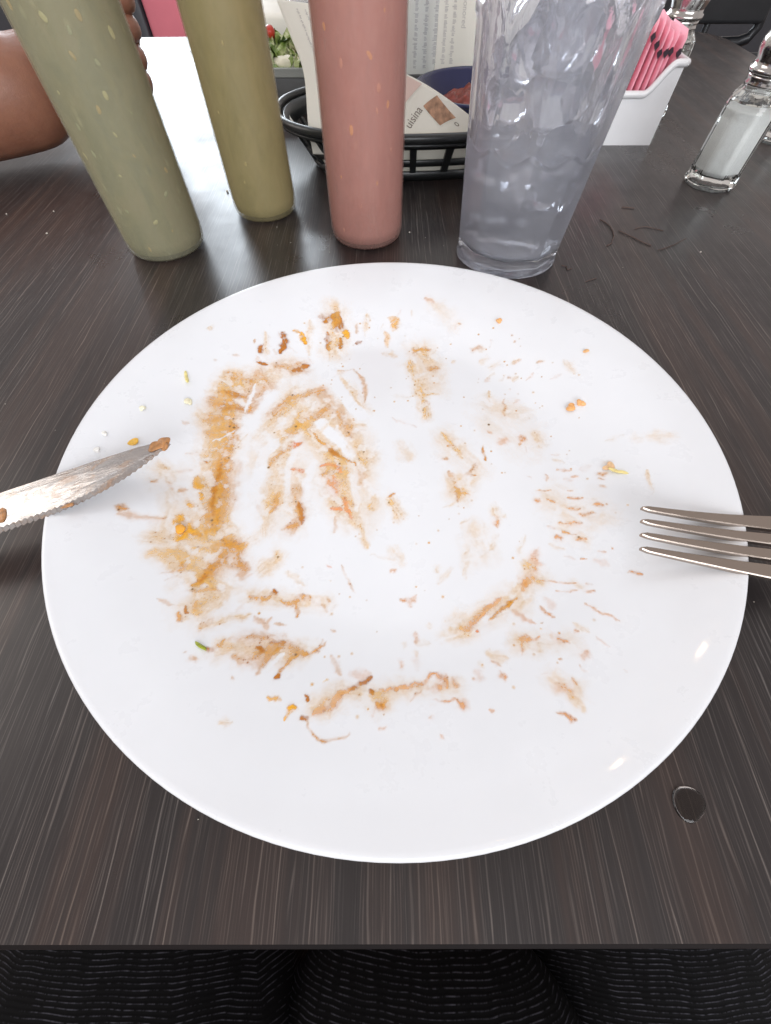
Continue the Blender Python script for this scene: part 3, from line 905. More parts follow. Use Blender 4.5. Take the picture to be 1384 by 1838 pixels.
# ------------------------------------------------------------------ cutlery
def make_knife():
    ang = R(19.5)
    t = empty('table_knife', (-0.0892, 0.1066, 0.0268), ang)
    t.rotation_euler = (0, R(-6.6), ang)
    tag(t, 'serrated steel table knife with food on its blade, resting on the left plate rim', 'knife')
    # outline, tip at u=0, handle towards -u; spine at v=+, teeth at v=-
    sp = [(0.0006, -0.0022), (-0.0005, -0.0006), (-0.003, 0.0000), (-0.012, 0.0011), (-0.03, 0.0016), (-0.066, 0.0018), (-0.108, 0.0012)]
    lo = [(-0.108, -0.0155), (-0.080, -0.0176)]
    u = -0.072
    def edge_v(u):
        s = min(1, max(0, (-u) / 0.050))
        return -0.0028 - 0.0148 * (1 - (1 - s) ** 2.1)
    k = 0
    while u < -0.004:
        lo.append((u, edge_v(u) + (0.0008 if k % 2 else 0.0)))
        u += 0.00115
        k += 1
    lo.append((-0.0005, -0.0036))
    out = sp[::-1] + lo[::1] if False else sp + lo
    n = len(out)
    V, F = [], []
    mid = -0.0075
    for (a, b) in out:
        V.append((a, b, 0.0))
    for (a, b) in out:                       # upper ring, pulled in towards the edge to give the ground bevel
        isl = b < mid and a > -0.1
        V.append((a - (0.0 if a < -0.01 else 0.0008), b + (0.0016 if isl else -0.0005), 0.0016 if not isl else 0.0012))
    F.append(tuple(range(n)))
    F.append(tuple(range(2 * n - 1, n - 1, -1)))
    for i in range(n):
        j = (i + 1) % n
        F.append((i, j, n + j, n + i))
    me = fixn(mesh('blade', V, F))
    add('blade', me, M['blade'], t, smooth=False)
    hp = [(-0.106, 0.0105, 0.0022), (-0.113, 0.0085, 0.0030), (-0.13, 0.0092, 0.0036), (-0.17, 0.0105, 0.0036), (-0.203, 0.0115, 0.0032), (-0.21, 0.0085, 0.0026), (-0.212, 0.003, 0.001)]
    V, F = [], []
    for (a, w, h) in hp:
        for q in range(16):
            c = 2 * math.pi * q / 16
            V.append((a, -0.0075 + w * math.cos(c) * 0.85, 0.0008 + h * math.sin(c)))
    for i in range(len(hp) - 1):
        for q in range(16):
            F.append((i * 16 + q, i * 16 + (q + 1) % 16, (i + 1) * 16 + (q + 1) % 16, (i + 1) * 16 + q))
    F += [tuple(range(16)), tuple((len(hp) - 1) * 16 + q for q in range(16))]
    add('handle', fixn(mesh('handle', V, F)), M['steel'], t)
    rm = plain('dried_bean_residue', srgb(172, 122, 76), 0.3, mottled=0.35, mscale=500, bump=0.4)
    for i, (a, b, r, sq) in enumerate([(-0.0016, -0.0016, 0.0021, (1, 1.1, 0.5)), (-0.0008, -0.0036, 0.0016, (0.8, 1.1, 0.5)), (-0.0045, -0.003, 0.0026, (1.3, 0.9, 0.14)),
                                       (-0.0665, -0.010, 0.0028, (0.6, 1.3, 0.18)), (-0.040, -0.0170, 0.0012, (1.8, 0.5, 0.3))]):
        o = add('food_residue', lump(r, 40 + i, 3, 0.8, sq), rm, t)
        o.location = (a, b, 0.0017)


make_knife()


def make_fork():
    t = empty('dinner_fork', (0.0925, 0.0660, 0.0262), R(-6))
    t.rotation_euler = (0, R(5.2), R(-6))
    tag(t, 'four-tined steel dinner fork resting on the right plate rim', 'fork')

    def zc(s):                               # bowl of the fork
        return 0.0016 * math.sin(min(s, 0.075) / 0.075 * math.pi) * -1.0
    for k in range(4):
        c = 1.5 - k
        V, F = [], []
        NS = 16
        for i in range(NS + 1):
            s = 0.056 * (i / NS) ** 1.15
            ctr = c * (0.00575 + 0.0009 * s / 0.056)
            w = 0.00105 + 0.00140 * (s / 0.056) ** 0.9
            if k in (0, 3):
                ext = 0.0016 * (s / 0.056) ** 2
            else:
                ext = 0
            if i == 0:
                w *= 0.45
            elif i == 1:
                w *= 0.95
            th = 0.00095 + 0.0003 * s / 0.056
            hi_, lo_ = ctr + w + (ext if k == 0 else 0), ctr - w - (ext if k == 3 else 0)
            z = zc(s)
            b = 0.00035
            s = s + 0.0009 * (1.5 - k) * 1.6
            V += [(s, lo_, z - th + b), (s, lo_, z + th - b), (s, lo_ + b, z + th), (s, hi_ - b, z + th), (s, hi_, z + th - b), (s, hi_, z - th + b), (s, hi_ - b, z - th), (s, lo_ + b, z - th)]
        for i in range(NS):
            for q in range(8):
                F.append((i * 8 + q, i * 8 + (q + 1) % 8, (i + 1) * 8 + (q + 1) % 8, (i + 1) * 8 + q))
        F += [tuple(range(8)), tuple(NS * 8 + q for q in range(8))]
        me = fixn(mesh('tine', V, F))
        add('tine', me, M['steel'], t, smooth=False)
    hp = [(0.0555, 0.0132, 0.00125), (0.063, 0.0130, 0.0013), (0.072, 0.0100, 0.0015), (0.080, 0.0055, 0.0019), (0.090, 0.0036, 0.0022), (0.110, 0.0042, 0.0020),
          (0.150, 0.0070, 0.0016), (0.180, 0.0092, 0.0014), (0.192, 0.0085, 0.0013), (0.197, 0.0040, 0.0011)]
    V, F = [], []
    for (s, w, h) in hp:
        z = zc(s) + (0.003 * math.sin((s - 0.075) / 0.12 * math.pi) if s > 0.075 else 0)
        for q in range(16):
            c = 2 * math.pi * q / 16
            cx = math.copysign(abs(math.cos(c)) ** 0.5, math.cos(c))
            sx = math.copysign(abs(math.sin(c)) ** 0.5, math.sin(c))
            V.append((s, w * cx, z + h * sx))
    for i in range(len(hp) - 1):
        for q in range(16):
            F.append((i * 16 + q, i * 16 + (q + 1) % 16, (i + 1) * 16 + (q + 1) % 16, (i + 1) * 16 + q))
    F += [tuple(range(16)), tuple((len(hp) - 1) * 16 + q for q in range(16))]
    add('handle', fixn(mesh('handle', V, F)), M['steel'], t)


make_fork()


# ------------------------------------------------------------------ squeeze bottles
def squeeze_bottle(x, y, r, rz, fillmat, shellmat, label, seeds, seedmats, capcol):
    t = tag(empty('squeeze_bottle', (x, y, 0), 0), label, 'bottle', 'salsa squeeze bottles')
    def wob(a, rr, z):
        return rr * (1 + 0.004 * math.sin(2 * a + rz) + 0.003 * math.sin(z * 60 + a + rz))
    sh = [(0, 0.0016), (r * 0.55, 0.0013), (r * 0.80, 0.0003), (r * 0.90, 0.0004), (r * 0.965, 0.0024), (r * 0.995, 0.0062), (r, 0.011)]
    sh += [(r, 0.011 + 0.139 * k / 16) for k in range(1, 17)]
    sh += [(r * 0.97, 0.158), (r * 0.80, 0.167), (r * 0.62, 0.171), (r * 0.6, 0.176), (0, 0.176)]
    add('plastic_body', lathe(sh, 72, rf=wob), shellmat, t)
    rf_ = r - 0.0008
    fl = [(0, 0.0024), (rf_ * 0.80, 0.0022), (rf_ * 0.955, 0.0040), (rf_, 0.0105)] + [(rf_, 0.0105 + 0.1345 * k / 8) for k in range(1, 9)] + [(0, 0.145)]
    f = add('salsa_fill', lathe(fl, 72, rf=wob), fillmat, t)
    for i, (an, z, s, tilt) in enumerate(seeds):
        me = seed_mesh[i % len(seed_mesh)]
        o = bpy.data.objects.new('seed', me)
        COL.objects.link(o)
        o.parent = f
        o.data = me
        a = R(an)
        rr = rf_ + 0.00002
        o.location = (rr * math.cos(a), rr * math.sin(a), z)
        o.rotation_euler = (R(tilt), 0, a)
        o.scale = (0.00034, 0.00080 * s, 0.00115 * s)
        o.material_slots[0].link = 'OBJECT'
        o.material_slots[0].material = seedmats[i % len(seedmats)]
    cap = add('cap', lathe([(0, 0.205), (0.0028, 0.205), (0.0034, 0.203), (0.0075, 0.186), (r * 0.72, 0.182), (r * 0.72, 0.172), (r * 0.66, 0.1705), (0, 0.1705)], 48), capcol, t)
    return t


seed_mesh = []
for i in range(5):
    me = lump(1.0, 60 + i, 2, 0.18, (1, 1, 1 + 0.15 * i))
    me.polygons.foreach_set('use_smooth', [True] * len(me.polygons))
    me.materials.append(M['paper'])
    seed_mesh.append(me)
GS = [(-86.7, .1095, 1.7, 20), (-53.2, .1093, 1.5, 10), (-67.7, .1053, 1.2, 0), (-24.9, .1025, 1.5, 10), (-75.7, .0975, 1.1, 25), (-54.2, .0944, 1.3, 20), (-60.5, .083, 1.4, 5),
      (-74.3, .0782, 1.4, 0), (-109.6, .0713, 1.0, 10), (-125, .058, 1.1, 20), (-23.4, .0474, 1.4, 12), (-38, .0371, 1.3, -50), (-66.8, .0249, 1.4, -60), (-92.2, .0095, .9, 15),
      (-106.6, .0599, 1.0, 15), (-113.6, .0844, .8, 0), (-120.8, .1127, 1.4, 5), (-99.1, .0318, .9, 40), (-68.8, .0679, .8, 30), (-58, .058, .6, 40), (-40, .075, .6, 10), (-85, .05, .7, 60), (-50, .018, .6, 0)]
RS = [(-132.8, .1031, 1.3, 5), (-66.1, .0824, 1.5, 0), (-52.7, .0753, 1.3, 0), (-68.8, .0735, 1.0, 10), (-103.5, .0656, 1.4, 0), (-46.2, .0549, 1.0, 5), (-124.6, .0423, .6, 0), (-127.1, .0119, .9, 10),
      (-77.1, .0946, 1.3, 40), (-112.1, .0917, 1.2, 0), (-57.7, .1086, .7, 0), (-95, .028, .6, 20), (-70, .04, .8, 0)]
OS = [(-84.7, .0918, .8, 0), (-93.7, .0368, .9, 0), (-103.8, .0263, .6, 0), (-120, .062, .5, 20)]
sm_g = [plain('pale_tomatillo_seed', srgb(190, 182, 128), 0.5, mottled=0.2), plain('tan_tomatillo_seed', srgb(184, 158, 98), 0.5, mottled=0.2), plain('grey_seed', srgb(162, 164, 124), 0.5)]
sm_r = [plain('orange_chile_seed', srgb(226, 156, 92), 0.5, mottled=0.2), plain('pale_chile_seed', srgb(208, 142, 116), 0.5)]
sm_o = [plain('olive_seed', srgb(192, 176, 116), 0.5)]
white_cap = M['white_plastic']
squeeze_bottle(-0.160, 0.3166, 0.0269, 0.4,
               fill_material('green_salsa', srgb(116, 116, 86), srgb(136, 130, 94), srgb(146, 134, 100), srgb(184, 180, 138), srgb(84, 98, 80)),
               shell_material('frosted_plastic', srgb(172, 169, 143), 0.40),
               'widest squeeze bottle, grey-green salsa full of pale seeds, leftmost of three', GS, sm_g, white_cap)
squeeze_bottle(-0.0955, 0.3703, 0.0243, 1.9,
               fill_material('olive_salsa', srgb(138, 127, 82), srgb(152, 139, 92), srgb(160, 145, 100), srgb(194, 184, 136), srgb(124, 114, 78), 0.35),
               shell_material('frosted_plastic_olive', srgb(168, 156, 118), 0.36),
               'squeeze bottle of smooth olive-yellow salsa standing between the other two bottles', OS, sm_o, white_cap)
squeeze_bottle(-0.0136, 0.3314, 0.0261, 3.1,
               fill_material('red_salsa', srgb(172, 112, 100), srgb(182, 120, 108), srgb(188, 130, 118), srgb(228, 166, 138), srgb(170, 96, 84), 0.5),
               shell_material('frosted_plastic_red', srgb(190, 148, 138), 0.42),
               'squeeze bottle of brick-pink salsa with orange seeds, nearest the tumbler', RS, sm_r, white_cap)


# ------------------------------------------------------------------ tumbler of iced water
TX, TY = 0.0867, 0.305


def tum_r(z):
    return 0.0352 + (0.0441 - 0.0349) * z / 0.12


def make_tumbler():
    t = tag(empty('tumbler', (TX, TY, 0)), 'tall clear fluted plastic tumbler of iced water behind the plate', 'cup')
    n, fl = 160, 10
    sw = 2 * math.pi / fl
    off = R(-90) + 0.10

    def rf(a, r, z):
        ph = ((a - off + sw / 2) % sw) - sw / 2
        flat = r * math.cos(sw / 2) / math.cos(ph)
        top = 0.108 + 0.014 * (1 - (abs(ph) / (sw / 2)) ** 2)
        k = min(1, max(0, (top - z) / 0.0022))
        k *= min(1, max(0, (z - 0.0015) / 0.004))
        e = min(1, max(0, (abs(ph) / (sw / 2) - 0.90) / 0.1))
        return r * (1 - k) + (flat * 0.982 + 0.010 * r * e) * k
    zs = [0.0008, 0.003, 0.006, 0.010] + [0.015 + 0.09 * k / 12 for k in range(13)] + [0.105 + 0.0012 * k for k in range(1, 17)] + [0.13, 0.14, 0.150, 0.154]
    V, F, rings = [], [], []

    def ring(r, z, fluted):
        ids = []
        for i in range(n):
            a = 2 * math.pi * i / n
            k = rf(a, r, z) if fluted else r
            ids.append(len(V))
            V.append((k * math.cos(a), k * math.sin(a), z))
        rings.append(ids)
    ring(0.024, 0.0026, False)
    ring(0.030, 0.0022, False)
    ring(0.0325, 0.0002, False)
    for z in zs:
        ring(tum_r(z), z, True)
    ring(tum_r(0.155) - 0.0008, 0.1553, False)
    ring(tum_r(0.155) - 0.0022, 0.1548, False)
    for z in (0.15, 0.14, 0.12, 0.10, 0.08, 0.06, 0.04, 0.02, 0.013):
        ring(tum_r(z) - 0.0042, z, False)
    ring(tum_r(0.01) - 0.0065, 0.0098, False)
    ring(0.022, 0.0090, False)
    for a, b in zip(rings[:-1], rings[1:]):
        for i in range(n):
            j = (i + 1) % n
            F.append((a[i], b[i], b[j], a[j]))
    F.append(tuple(rings[0]))
    F.append(tuple(rings[-1]))
    me = fixn(mesh('tumbler', V, F))
    add('cup_wall', me, M['tumbler'], t)

    # water, rising a little between the cubes
    wz = 0.0625
    pr = [(0, 0.0088), (0.022, 0.0088), (tum_r(0.01) - 0.0063, 0.0096)]
    pr += [(tum_r(z) - 0.0040, z) for z in (0.013, 0.02, 0.03, 0.04, 0.05, wz - 0.002)]
    pr += [(tum_r(wz) - 0.0040, wz + 0.0012), (tum_r(wz) - 0.0052, wz + 0.0002), (0.03, wz - 0.0004), (0.015, wz), (0, wz)]
    wm = lathe(pr, 160)
    for v in wm.vertices:                               # the water climbs in scallops along the flutes
        rr_ = math.hypot(v.co.x, v.co.y)
        if v.co.z > wz - 0.0025 and rr_ > 0.028:
            a_ = math.atan2(v.co.y, v.co.x) - off
            v.co.z += (0.0026 - 0.0052 * abs(math.cos(a_ * fl / 2))) * min(1, (rr_ - 0.028) / 0.006)
    w = add('iced_water', wm, M['water'])
    w.location = (TX, TY, 0)
    tag(w, 'clear cold water filling the lower half of the tumbler', 'water', kind='stuff')
    rnd = random.Random(5)
    spots = [(0.013, 0.004, 0.042), (-0.016, 0.012, 0.050), (0.016, 0.010, 0.056), (-0.010, -0.013, 0.056),
             (0.013, -0.016, 0.062), (-0.018, 0.003, 0.078), (0.002, -0.014, 0.083), (0.019, -0.004, 0.081), (0.004, 0.015, 0.078), (-0.006, 0.000, 0.102), (0.014, 0.006, 0.100), (-0.016, -0.012, 0.098), (0.001, -0.020, 0.104)]
    for i, (x, y, z) in enumerate(spots):
        s = rnd.uniform(0.0105, 0.0130)
        bm = bmesh.new()
        bmesh.ops.create_cube(bm, size=2.0)
        for v in bm.verts:
            v.co = Vector((v.co.x * rnd.uniform(0.75, 1.1), v.co.y * rnd.uniform(0.75, 1.1), v.co.z * rnd.uniform(0.75, 1.1))) * s
        bmesh.ops.bevel(bm, geom=bm.edges[:], offset=s * 0.20, segments=3, affect='EDGES')
        for v in bm.verts:
            d = v.co.normalized()
            v.co += d * s * 0.06 * (math.sin(v.co.x / s * 3 + i) + math.sin(v.co.y / s * 4 + i * 2) + math.sin(v.co.z / s * 3.5 - i)) / 2
        me = bpy.data.meshes.new('ice')
        bm.to_mesh(me)
        bm.free()
        o = add('ice_cube', me, M['ice'])
        o.location = (TX + x, TY + y, z)
        o.rotation_euler = (rnd.uniform(0, 3), rnd.uniform(0, 3), rnd.uniform(0, 3))
        tag(o, 'one of the cloudy ice cubes packed inside the clear tumbler', 'ice cube', 'ice cubes in the tumbler')


make_tumbler()


# ------------------------------------------------------------------ shakers
def make_shaker(x, y, rz, label, content, level):
    t = tag(empty('glass_shaker', (x, y, 0), rz), label, 'shaker', 'salt and pepper shakers')
    r = 0.0210
    pr = [(0, 0.0028), (r * 0.62, 0.0026), (r * 0.78, 0.0004), (r * 0.93, 0.0004), (r * 1.0, 0.0035), (r * 0.965, 0.0075), (r * 0.95, 0.012), (r * 0.93, 0.049), (r * 0.89, 0.053), (r * 0.70, 0.0575),
          (r * 0.62, 0.059), (r * 0.62, 0.066), (r * 0.52, 0.066), (r * 0.52, 0.0585), (r * 0.60, 0.0555), (r * 0.82, 0.051), (r * 0.85, 0.047), (r * 0.87, 0.012), (r * 0.82, 0.0085), (0, 0.0078)]

    def octo(a, rr, z):
        if z > 0.0565:
            return rr
        sw = math.pi / 4
        ph = ((a + sw / 2) % sw) - sw / 2
        return rr * min(1.0, 0.962 / math.cos(ph)) if True else rr
    me = lathe(pr, 64, rf=octo)
    add('glass_jar', me, M['clear_glass'], t, smooth=False)
    # salt or pepper within the jar
    lv = 0.009 + (0.047 - 0.009) * level
    cp = [(0, 0.0083), (r * 0.80, 0.0090), (r * 0.857, 0.0122), (r * (0.857 - 0.018 * level), lv - 0.0005), (r * 0.5, lv + 0.0012), (0, lv + 0.0005)]
    add('contents', lathe(cp, 64, rf=octo), content, t)
    add('neck_ring', lathe([(r * 0.56, 0.0592), (r * 0.68, 0.0592), (r * 0.70, 0.0605), (r * 0.66, 0.0618), (r * 0.70, 0.0632), (r * 0.69, 0.0650), (r * 0.56, 0.0652), (r * 0.56, 0.0592)], 40), M['chrome'], t)
    cap = add('dome_cap', lathe([(r * 0.60, 0.0655), (r * 0.76, 0.0655), (r * 0.785, 0.0668), (r * 0.77, 0.0682), (r * 0.70, 0.0690), (r * 0.72, 0.072), (r * 0.80, 0.0765), (r * 0.79, 0.0815), (r * 0.66, 0.0862),
                                 (r * 0.40, 0.0892), (0, 0.0902)], 40), M['chrome'], t)
    for k in range(6):
        a = k * math.pi / 3
        o = add('pouring_hole', lathe([(0, 0.0), (0.0008, 0.0), (0.0008, 0.0003), (0, 0.0003)], 8), M['black'], cap)
        o.location = (0.0062 * math.cos(a), 0.0062 * math.sin(a), 0.0887)
    return t


make_shaker(0.2800, 0.4165, 0.2, 'glass salt shaker with metal dome cap, nearest of the shakers at the right', M['salt'], 1.0)
make_shaker(0.2800, 0.5850, 0.5, 'nearly empty glass shaker standing behind the pink sugar packets', M['pepper'], 0.12)
make_shaker(0.3870, 0.5120, 0.1, 'glass shaker cut off by the right picture edge, behind the salt', M['salt'], 0.5)


# ------------------------------------------------------------------ sugar caddy and packets
def caddy_top(dx):
    a = abs(dx)
    s = min(1, max(0, (a - 0.009) / 0.019))
    return 0.034 + 0.019 * s * s * (3 - 2 * s)


def make_caddy():
    cx, y0, y1 = 0.2215, 0.4990, 0.5560
    hw = 0.0355
    t = tag(empty('sugar_caddy', (cx, 0, 0)), 'white plastic sugar packet caddy with a dipped front edge', 'caddy')
    xs = [-hw + 2 * hw * i / 40 for i in range(41)]
    for nm, yy in (('front_wall', y0), ('back_wall', y1 - 0.0022)):
        V, F = [], []
        for yv in (yy, yy + 0.0022):
            for x in xs:
                V += [(x, yv, 0.0), (x, yv, caddy_top(x))]
        n2 = len(xs) * 2
        for i in range(len(xs) - 1):
            a = i * 2
            F.append((a, a + 2, a + 3, a + 1))
            F.append((n2 + a, n2 + a + 1, n2 + a + 3, n2 + a + 2))
            F.append((a + 1, a + 3, n2 + a + 3, n2 + a + 1))
            F.append((a, n2 + a, n2 + a + 2, a + 2))
        e = (len(xs) - 1) * 2
        F += [(0, 1, n2 + 1, n2), (e, n2 + e, n2 + e + 1, e + 1)]
        add(nm, fixn(mesh(nm, V, F)), M['white_plastic'], t, smooth=False)
    for s in (-1, 1):
        add('side_wall', boxmesh(s * hw - 0.0011, s * hw + 0.0011, y0 + 0.0023, y1 - 0.0023, 0.0, 0.053, 0.0003), M['white_plastic'], t)
    add('bottom', boxmesh(-hw + 0.0012, hw - 0.0012, y0 + 0.0023, y1 - 0.0023, 0.0006, 0.003), M['white_plastic'], t)
    path = [(x * 1.03, y0 - 0.0004, caddy_top(x) + 0.0008) for x in xs]
    path += [(hw * 1.03, y0 + (y1 - y0) * k / 8, 0.0538) for k in range(1, 8)]
    path += [(x * 1.03, y1 + 0.0004, caddy_top(x) + 0.0008) for x in xs[::-1]]
    path += [(-hw * 1.03, y1 - (y1 - y0) * k / 8, 0.0538) for k in range(1, 8)]
    add('rolled_rim', tube(path, 0.0026, 12, closed=True), M['white_plastic'], t)
    # packets: pillow-shaped envelopes standing on edge, their folded edges towards the diner
    rnd = random.Random(11)
    lx = [0.1935, 0.2005, 0.2070, 0.2135, 0.2195, 0.2250, 0.2305, 0.2360, 0.2410, 0.2460]
    tops = [0.074, 0.077, 0.078, 0.080, 0.0815, 0.0805, 0.0775, 0.073, 0.0745, 0.0735]
    words = ['leftmost', 'second', 'third', 'fourth', 'fifth', 'sixth', 'seventh', 'eighth', 'ninth', 'rightmost']
    for i, (x, zt) in enumerate(zip(lx, tops)):
        th = rnd.uniform(0.0021, 0.0028)
        dep = 0.046
        V, F = [], []
        nz, ny = 8, 8
        for side in (1, -1):
            for a in range(nz + 1):
                for b in range(ny + 1):
                    u, v = b / ny, a / nz
                    puff = th * (math.sin(math.pi * u) ** 0.35 * math.sin(math.pi * min(1, max(0.0, v))) ** 0.4)
                    puff = max(puff, 0.00045)
                    cornercut = 0.0
                    V.append((side * puff + 0.0006 * math.sin(v * 5 + i), dep * u, (zt - 0.006) * v - 0.004 * (u < 0.01) * (v > 0.99)))
        W1 = ny + 1
        off = (nz + 1) * W1
        for a in range(nz):
            for b in range(ny):
                q = a * W1 + b
                F.append((q, q + 1, q + W1 + 1, q + W1))
                F.append((off + q, off + q + W1, off + q + W1 + 1, off + q + 1))
        rim = [b for b in range(W1)] + [a * W1 + ny for a in range(1, nz + 1)] + [nz * W1 + b for b in range(ny - 1, -1, -1)] + [a * W1 for a in range(nz - 1, 0, -1)]
        for p, q in zip(rim, rim[1:] + rim[:1]):
            F.append((p, off + p, off + q, q))
        o = add('sugar_packet', fixn(mesh('packet', V, F)), M['pink_paper'])
        o.location = (x, y0 + 0.0034 + rnd.uniform(0, 0.002), 0.0034)
        o.rotation_euler = (R(rnd.uniform(-1, 1)), R(3.5 - (9 - i) * 0.25 + rnd.uniform(-1, 1)), R(rnd.uniform(-14, -4)))
        tag(o, 'pink sweetener packet with a dark diamond mark, %s of the row in the caddy' % words[i], 'packet', 'pink packets in the sugar caddy')
        zd = 0.0555 + (0.0045 if i < 6 else 0.0) + rnd.uniform(-0.0012, 0.0012) + (0.003 if i < 5 else 0)
        h, w_ = 0.0030, 0.0021
        dm = mesh('d', [(0, -0.0012, h), (w_, -0.0001, 0), (0, -0.0012, -h), (-w_, -0.0001, 0), (0, 0.0012, h), (w_, 0.0012, 0), (0, 0.0012, -h), (-w_, 0.0012, 0)],
                  [(0, 1, 2, 3), (7, 6, 5, 4), (0, 4, 5, 1), (1, 5, 6, 2), (2, 6, 7, 3), (3, 7, 4, 0)])
        d = add('printed_diamond', fixn(dm), M['ink_black'] if 'ink_black' in M else plain('dark_print', srgb(52, 40, 50), 0.7), o, smooth=False)
        d.location = (0.0006 * math.sin(zd / zt * 5 + i), 0.0003, zd)


M['ink_black'] = plain('dark_print', srgb(52, 40, 50), 0.7)
make_caddy()


# ------------------------------------------------------------------ food basket
BX, BY, BA, BB, BRZ = 0.036, 0.4660, 0.1240, 0.0700, R(5)


def oval(t, k, z):
    c, s = math.cos(t), math.sin(t)
    e = 0.88
    x = math.copysign(abs(c) ** e, c) * (BA - k)
    y = math.copysign(abs(s) ** e, s) * (BB - k)
    return (x, y, z)


def inset(z):                                # the wall leans inward towards the base
    return 0.026 * (1 - z / 0.037) ** 0.9 if z < 0.037 else 0.0


def make_basket():
    t = tag(empty('food_basket', (BX, BY, 0), BRZ), 'black oval slotted plastic food basket lined with printed paper', 'basket')
    n = 96
    T = [2 * math.pi * i / n for i in range(n)]

    def band(z0, z1, th, name):
        V, F = [], []
        for tt in T:
            V += [oval(tt, inset(z0), z0), oval(tt, inset(z1), z1), oval(tt, inset(z1) + th, z1), oval(tt, inset(z0) + th, z0)]
        for i in range(n):
            a, b = i * 4, ((i + 1) % n) * 4
            for q in range(4):
                F.append((a + q, b + q, b + (q + 1) % 4, a + (q + 1) % 4))
        add(name, fixn(mesh(name, V, F)), M['black'], t)
    band(0.0262, 0.0355, 0.0022, 'upper_band')
    band(0.0125, 0.0178, 0.0022, 'middle_band')
    band(0.0, 0.0080, 0.0026, 'base_band')
    add('rim', tube([oval(tt, -0.0022, 0.0362) for tt in T], 0.0030, 10, closed=True), M['black'], t)
    add('rim_ridge', tube([oval(tt, -0.0012, 0.0318) for tt in T], 0.0013, 6, closed=True), M['black'], t)
    V = [oval(tt, inset(0.001) + 0.002, 0.001) for tt in T] + [oval(tt, inset(0.001) + 0.002, 0.0026) for tt in T]
    F = [tuple(range(n))[::-1], tuple(range(n, 2 * n))] + [(i, (i + 1) % n, n + (i + 1) % n, n + i) for i in range(n)]
    add('base', mesh('b', V, F), M['black'], t, smooth=False)
    ns = 32
    for i in range(ns):
        a = 2 * math.pi * (i + 0.35) / ns
        V, F = [], []
        for z in (0.0075, 0.0125, 0.018, 0.0268):
            for da, th in ((-0.022, 0.0), (0.022, 0.0), (0.022, 0.0026), (-0.022, 0.0026)):
                V.append(oval(a + da, inset(z) - 0.0004 + th, z))
        for r_ in range(3):
            for q in range(4):
                F.append((r_ * 4 + q, r_ * 4 + (q + 1) % 4, r_ * 4 + 4 + (q + 1) % 4, r_ * 4 + 4 + q))
        F += [(3, 2, 1, 0), (12, 13, 14, 15)]
        add('slat', fixn(mesh('slat', V, F)), M['black'], t, smooth=False)


make_basket()


def dash_text(fn, parent, u0, u1, v0, v1, rows, seed, mat, vertical=True, hh=0.22):
    """rows of small unreadable print: short uneven word-length strokes laid on a sheet"""
    rnd = random.Random(seed)
    V, F = [], []
    for r_ in range(rows):
        c = u0 + (u1 - u0) * (r_ + 0.5) / rows
        h = (u1 - u0) / rows * hh
        p = v0 + rnd.uniform(0, 0.03)
        while p < v1:
            L = rnd.uniform(0.008, 0.030)
            q = p
            while q < min(p + L, v1):
                l2 = rnd.uniform(0.002, 0.0045)
                up = h * rnd.uniform(0.55, 1.3)
                dn = h * (1.2 if rnd.random() < 0.12 else 0.5)
                k = len(V)
                for (uu, vv) in ((c - dn, q), (c + up, q), (c + up, q + l2), (c - dn, q + l2)):
                    V.append(fn(uu, vv) if vertical else fn(vv, uu))
                F.append((k, k + 1, k + 2, k + 3))
                q += l2 + 0.0014
            p += L + rnd.uniform(0.005, 0.009)
    if V:
        add('printed_text', mesh('txt', V, F), mat, parent, smooth=False)


def offs(fn, d):
    """the same sheet lifted by d along its normal (d>0: towards the diner)"""
    def g(u, v):
        e = 1e-3
        p = Vector(fn(u, v))
        du = Vector(fn(u + e, v)) - p
        dv = Vector(fn(u, v + e)) - p
        nn = du.cross(dv).normalized()
        if nn.y > 0:
            nn = -nn
        return p + nn * d
    return g


def words_on(fn, body, size, u, v, du, dv, parent, mat):
    """lay a line of letters on sheet fn: origin (u,v); du,dv = sheet steps per metre of text along / up"""
    me = textmesh(body, size)
    for vtx in me.vertices:
        a, b = vtx.co.x, vtx.co.y
        vtx.co = fn(u + a * du[0] + b * dv[0], v + a * du[1] + b * dv[1])
    return add('printed_text', me, mat, parent, smooth=False)


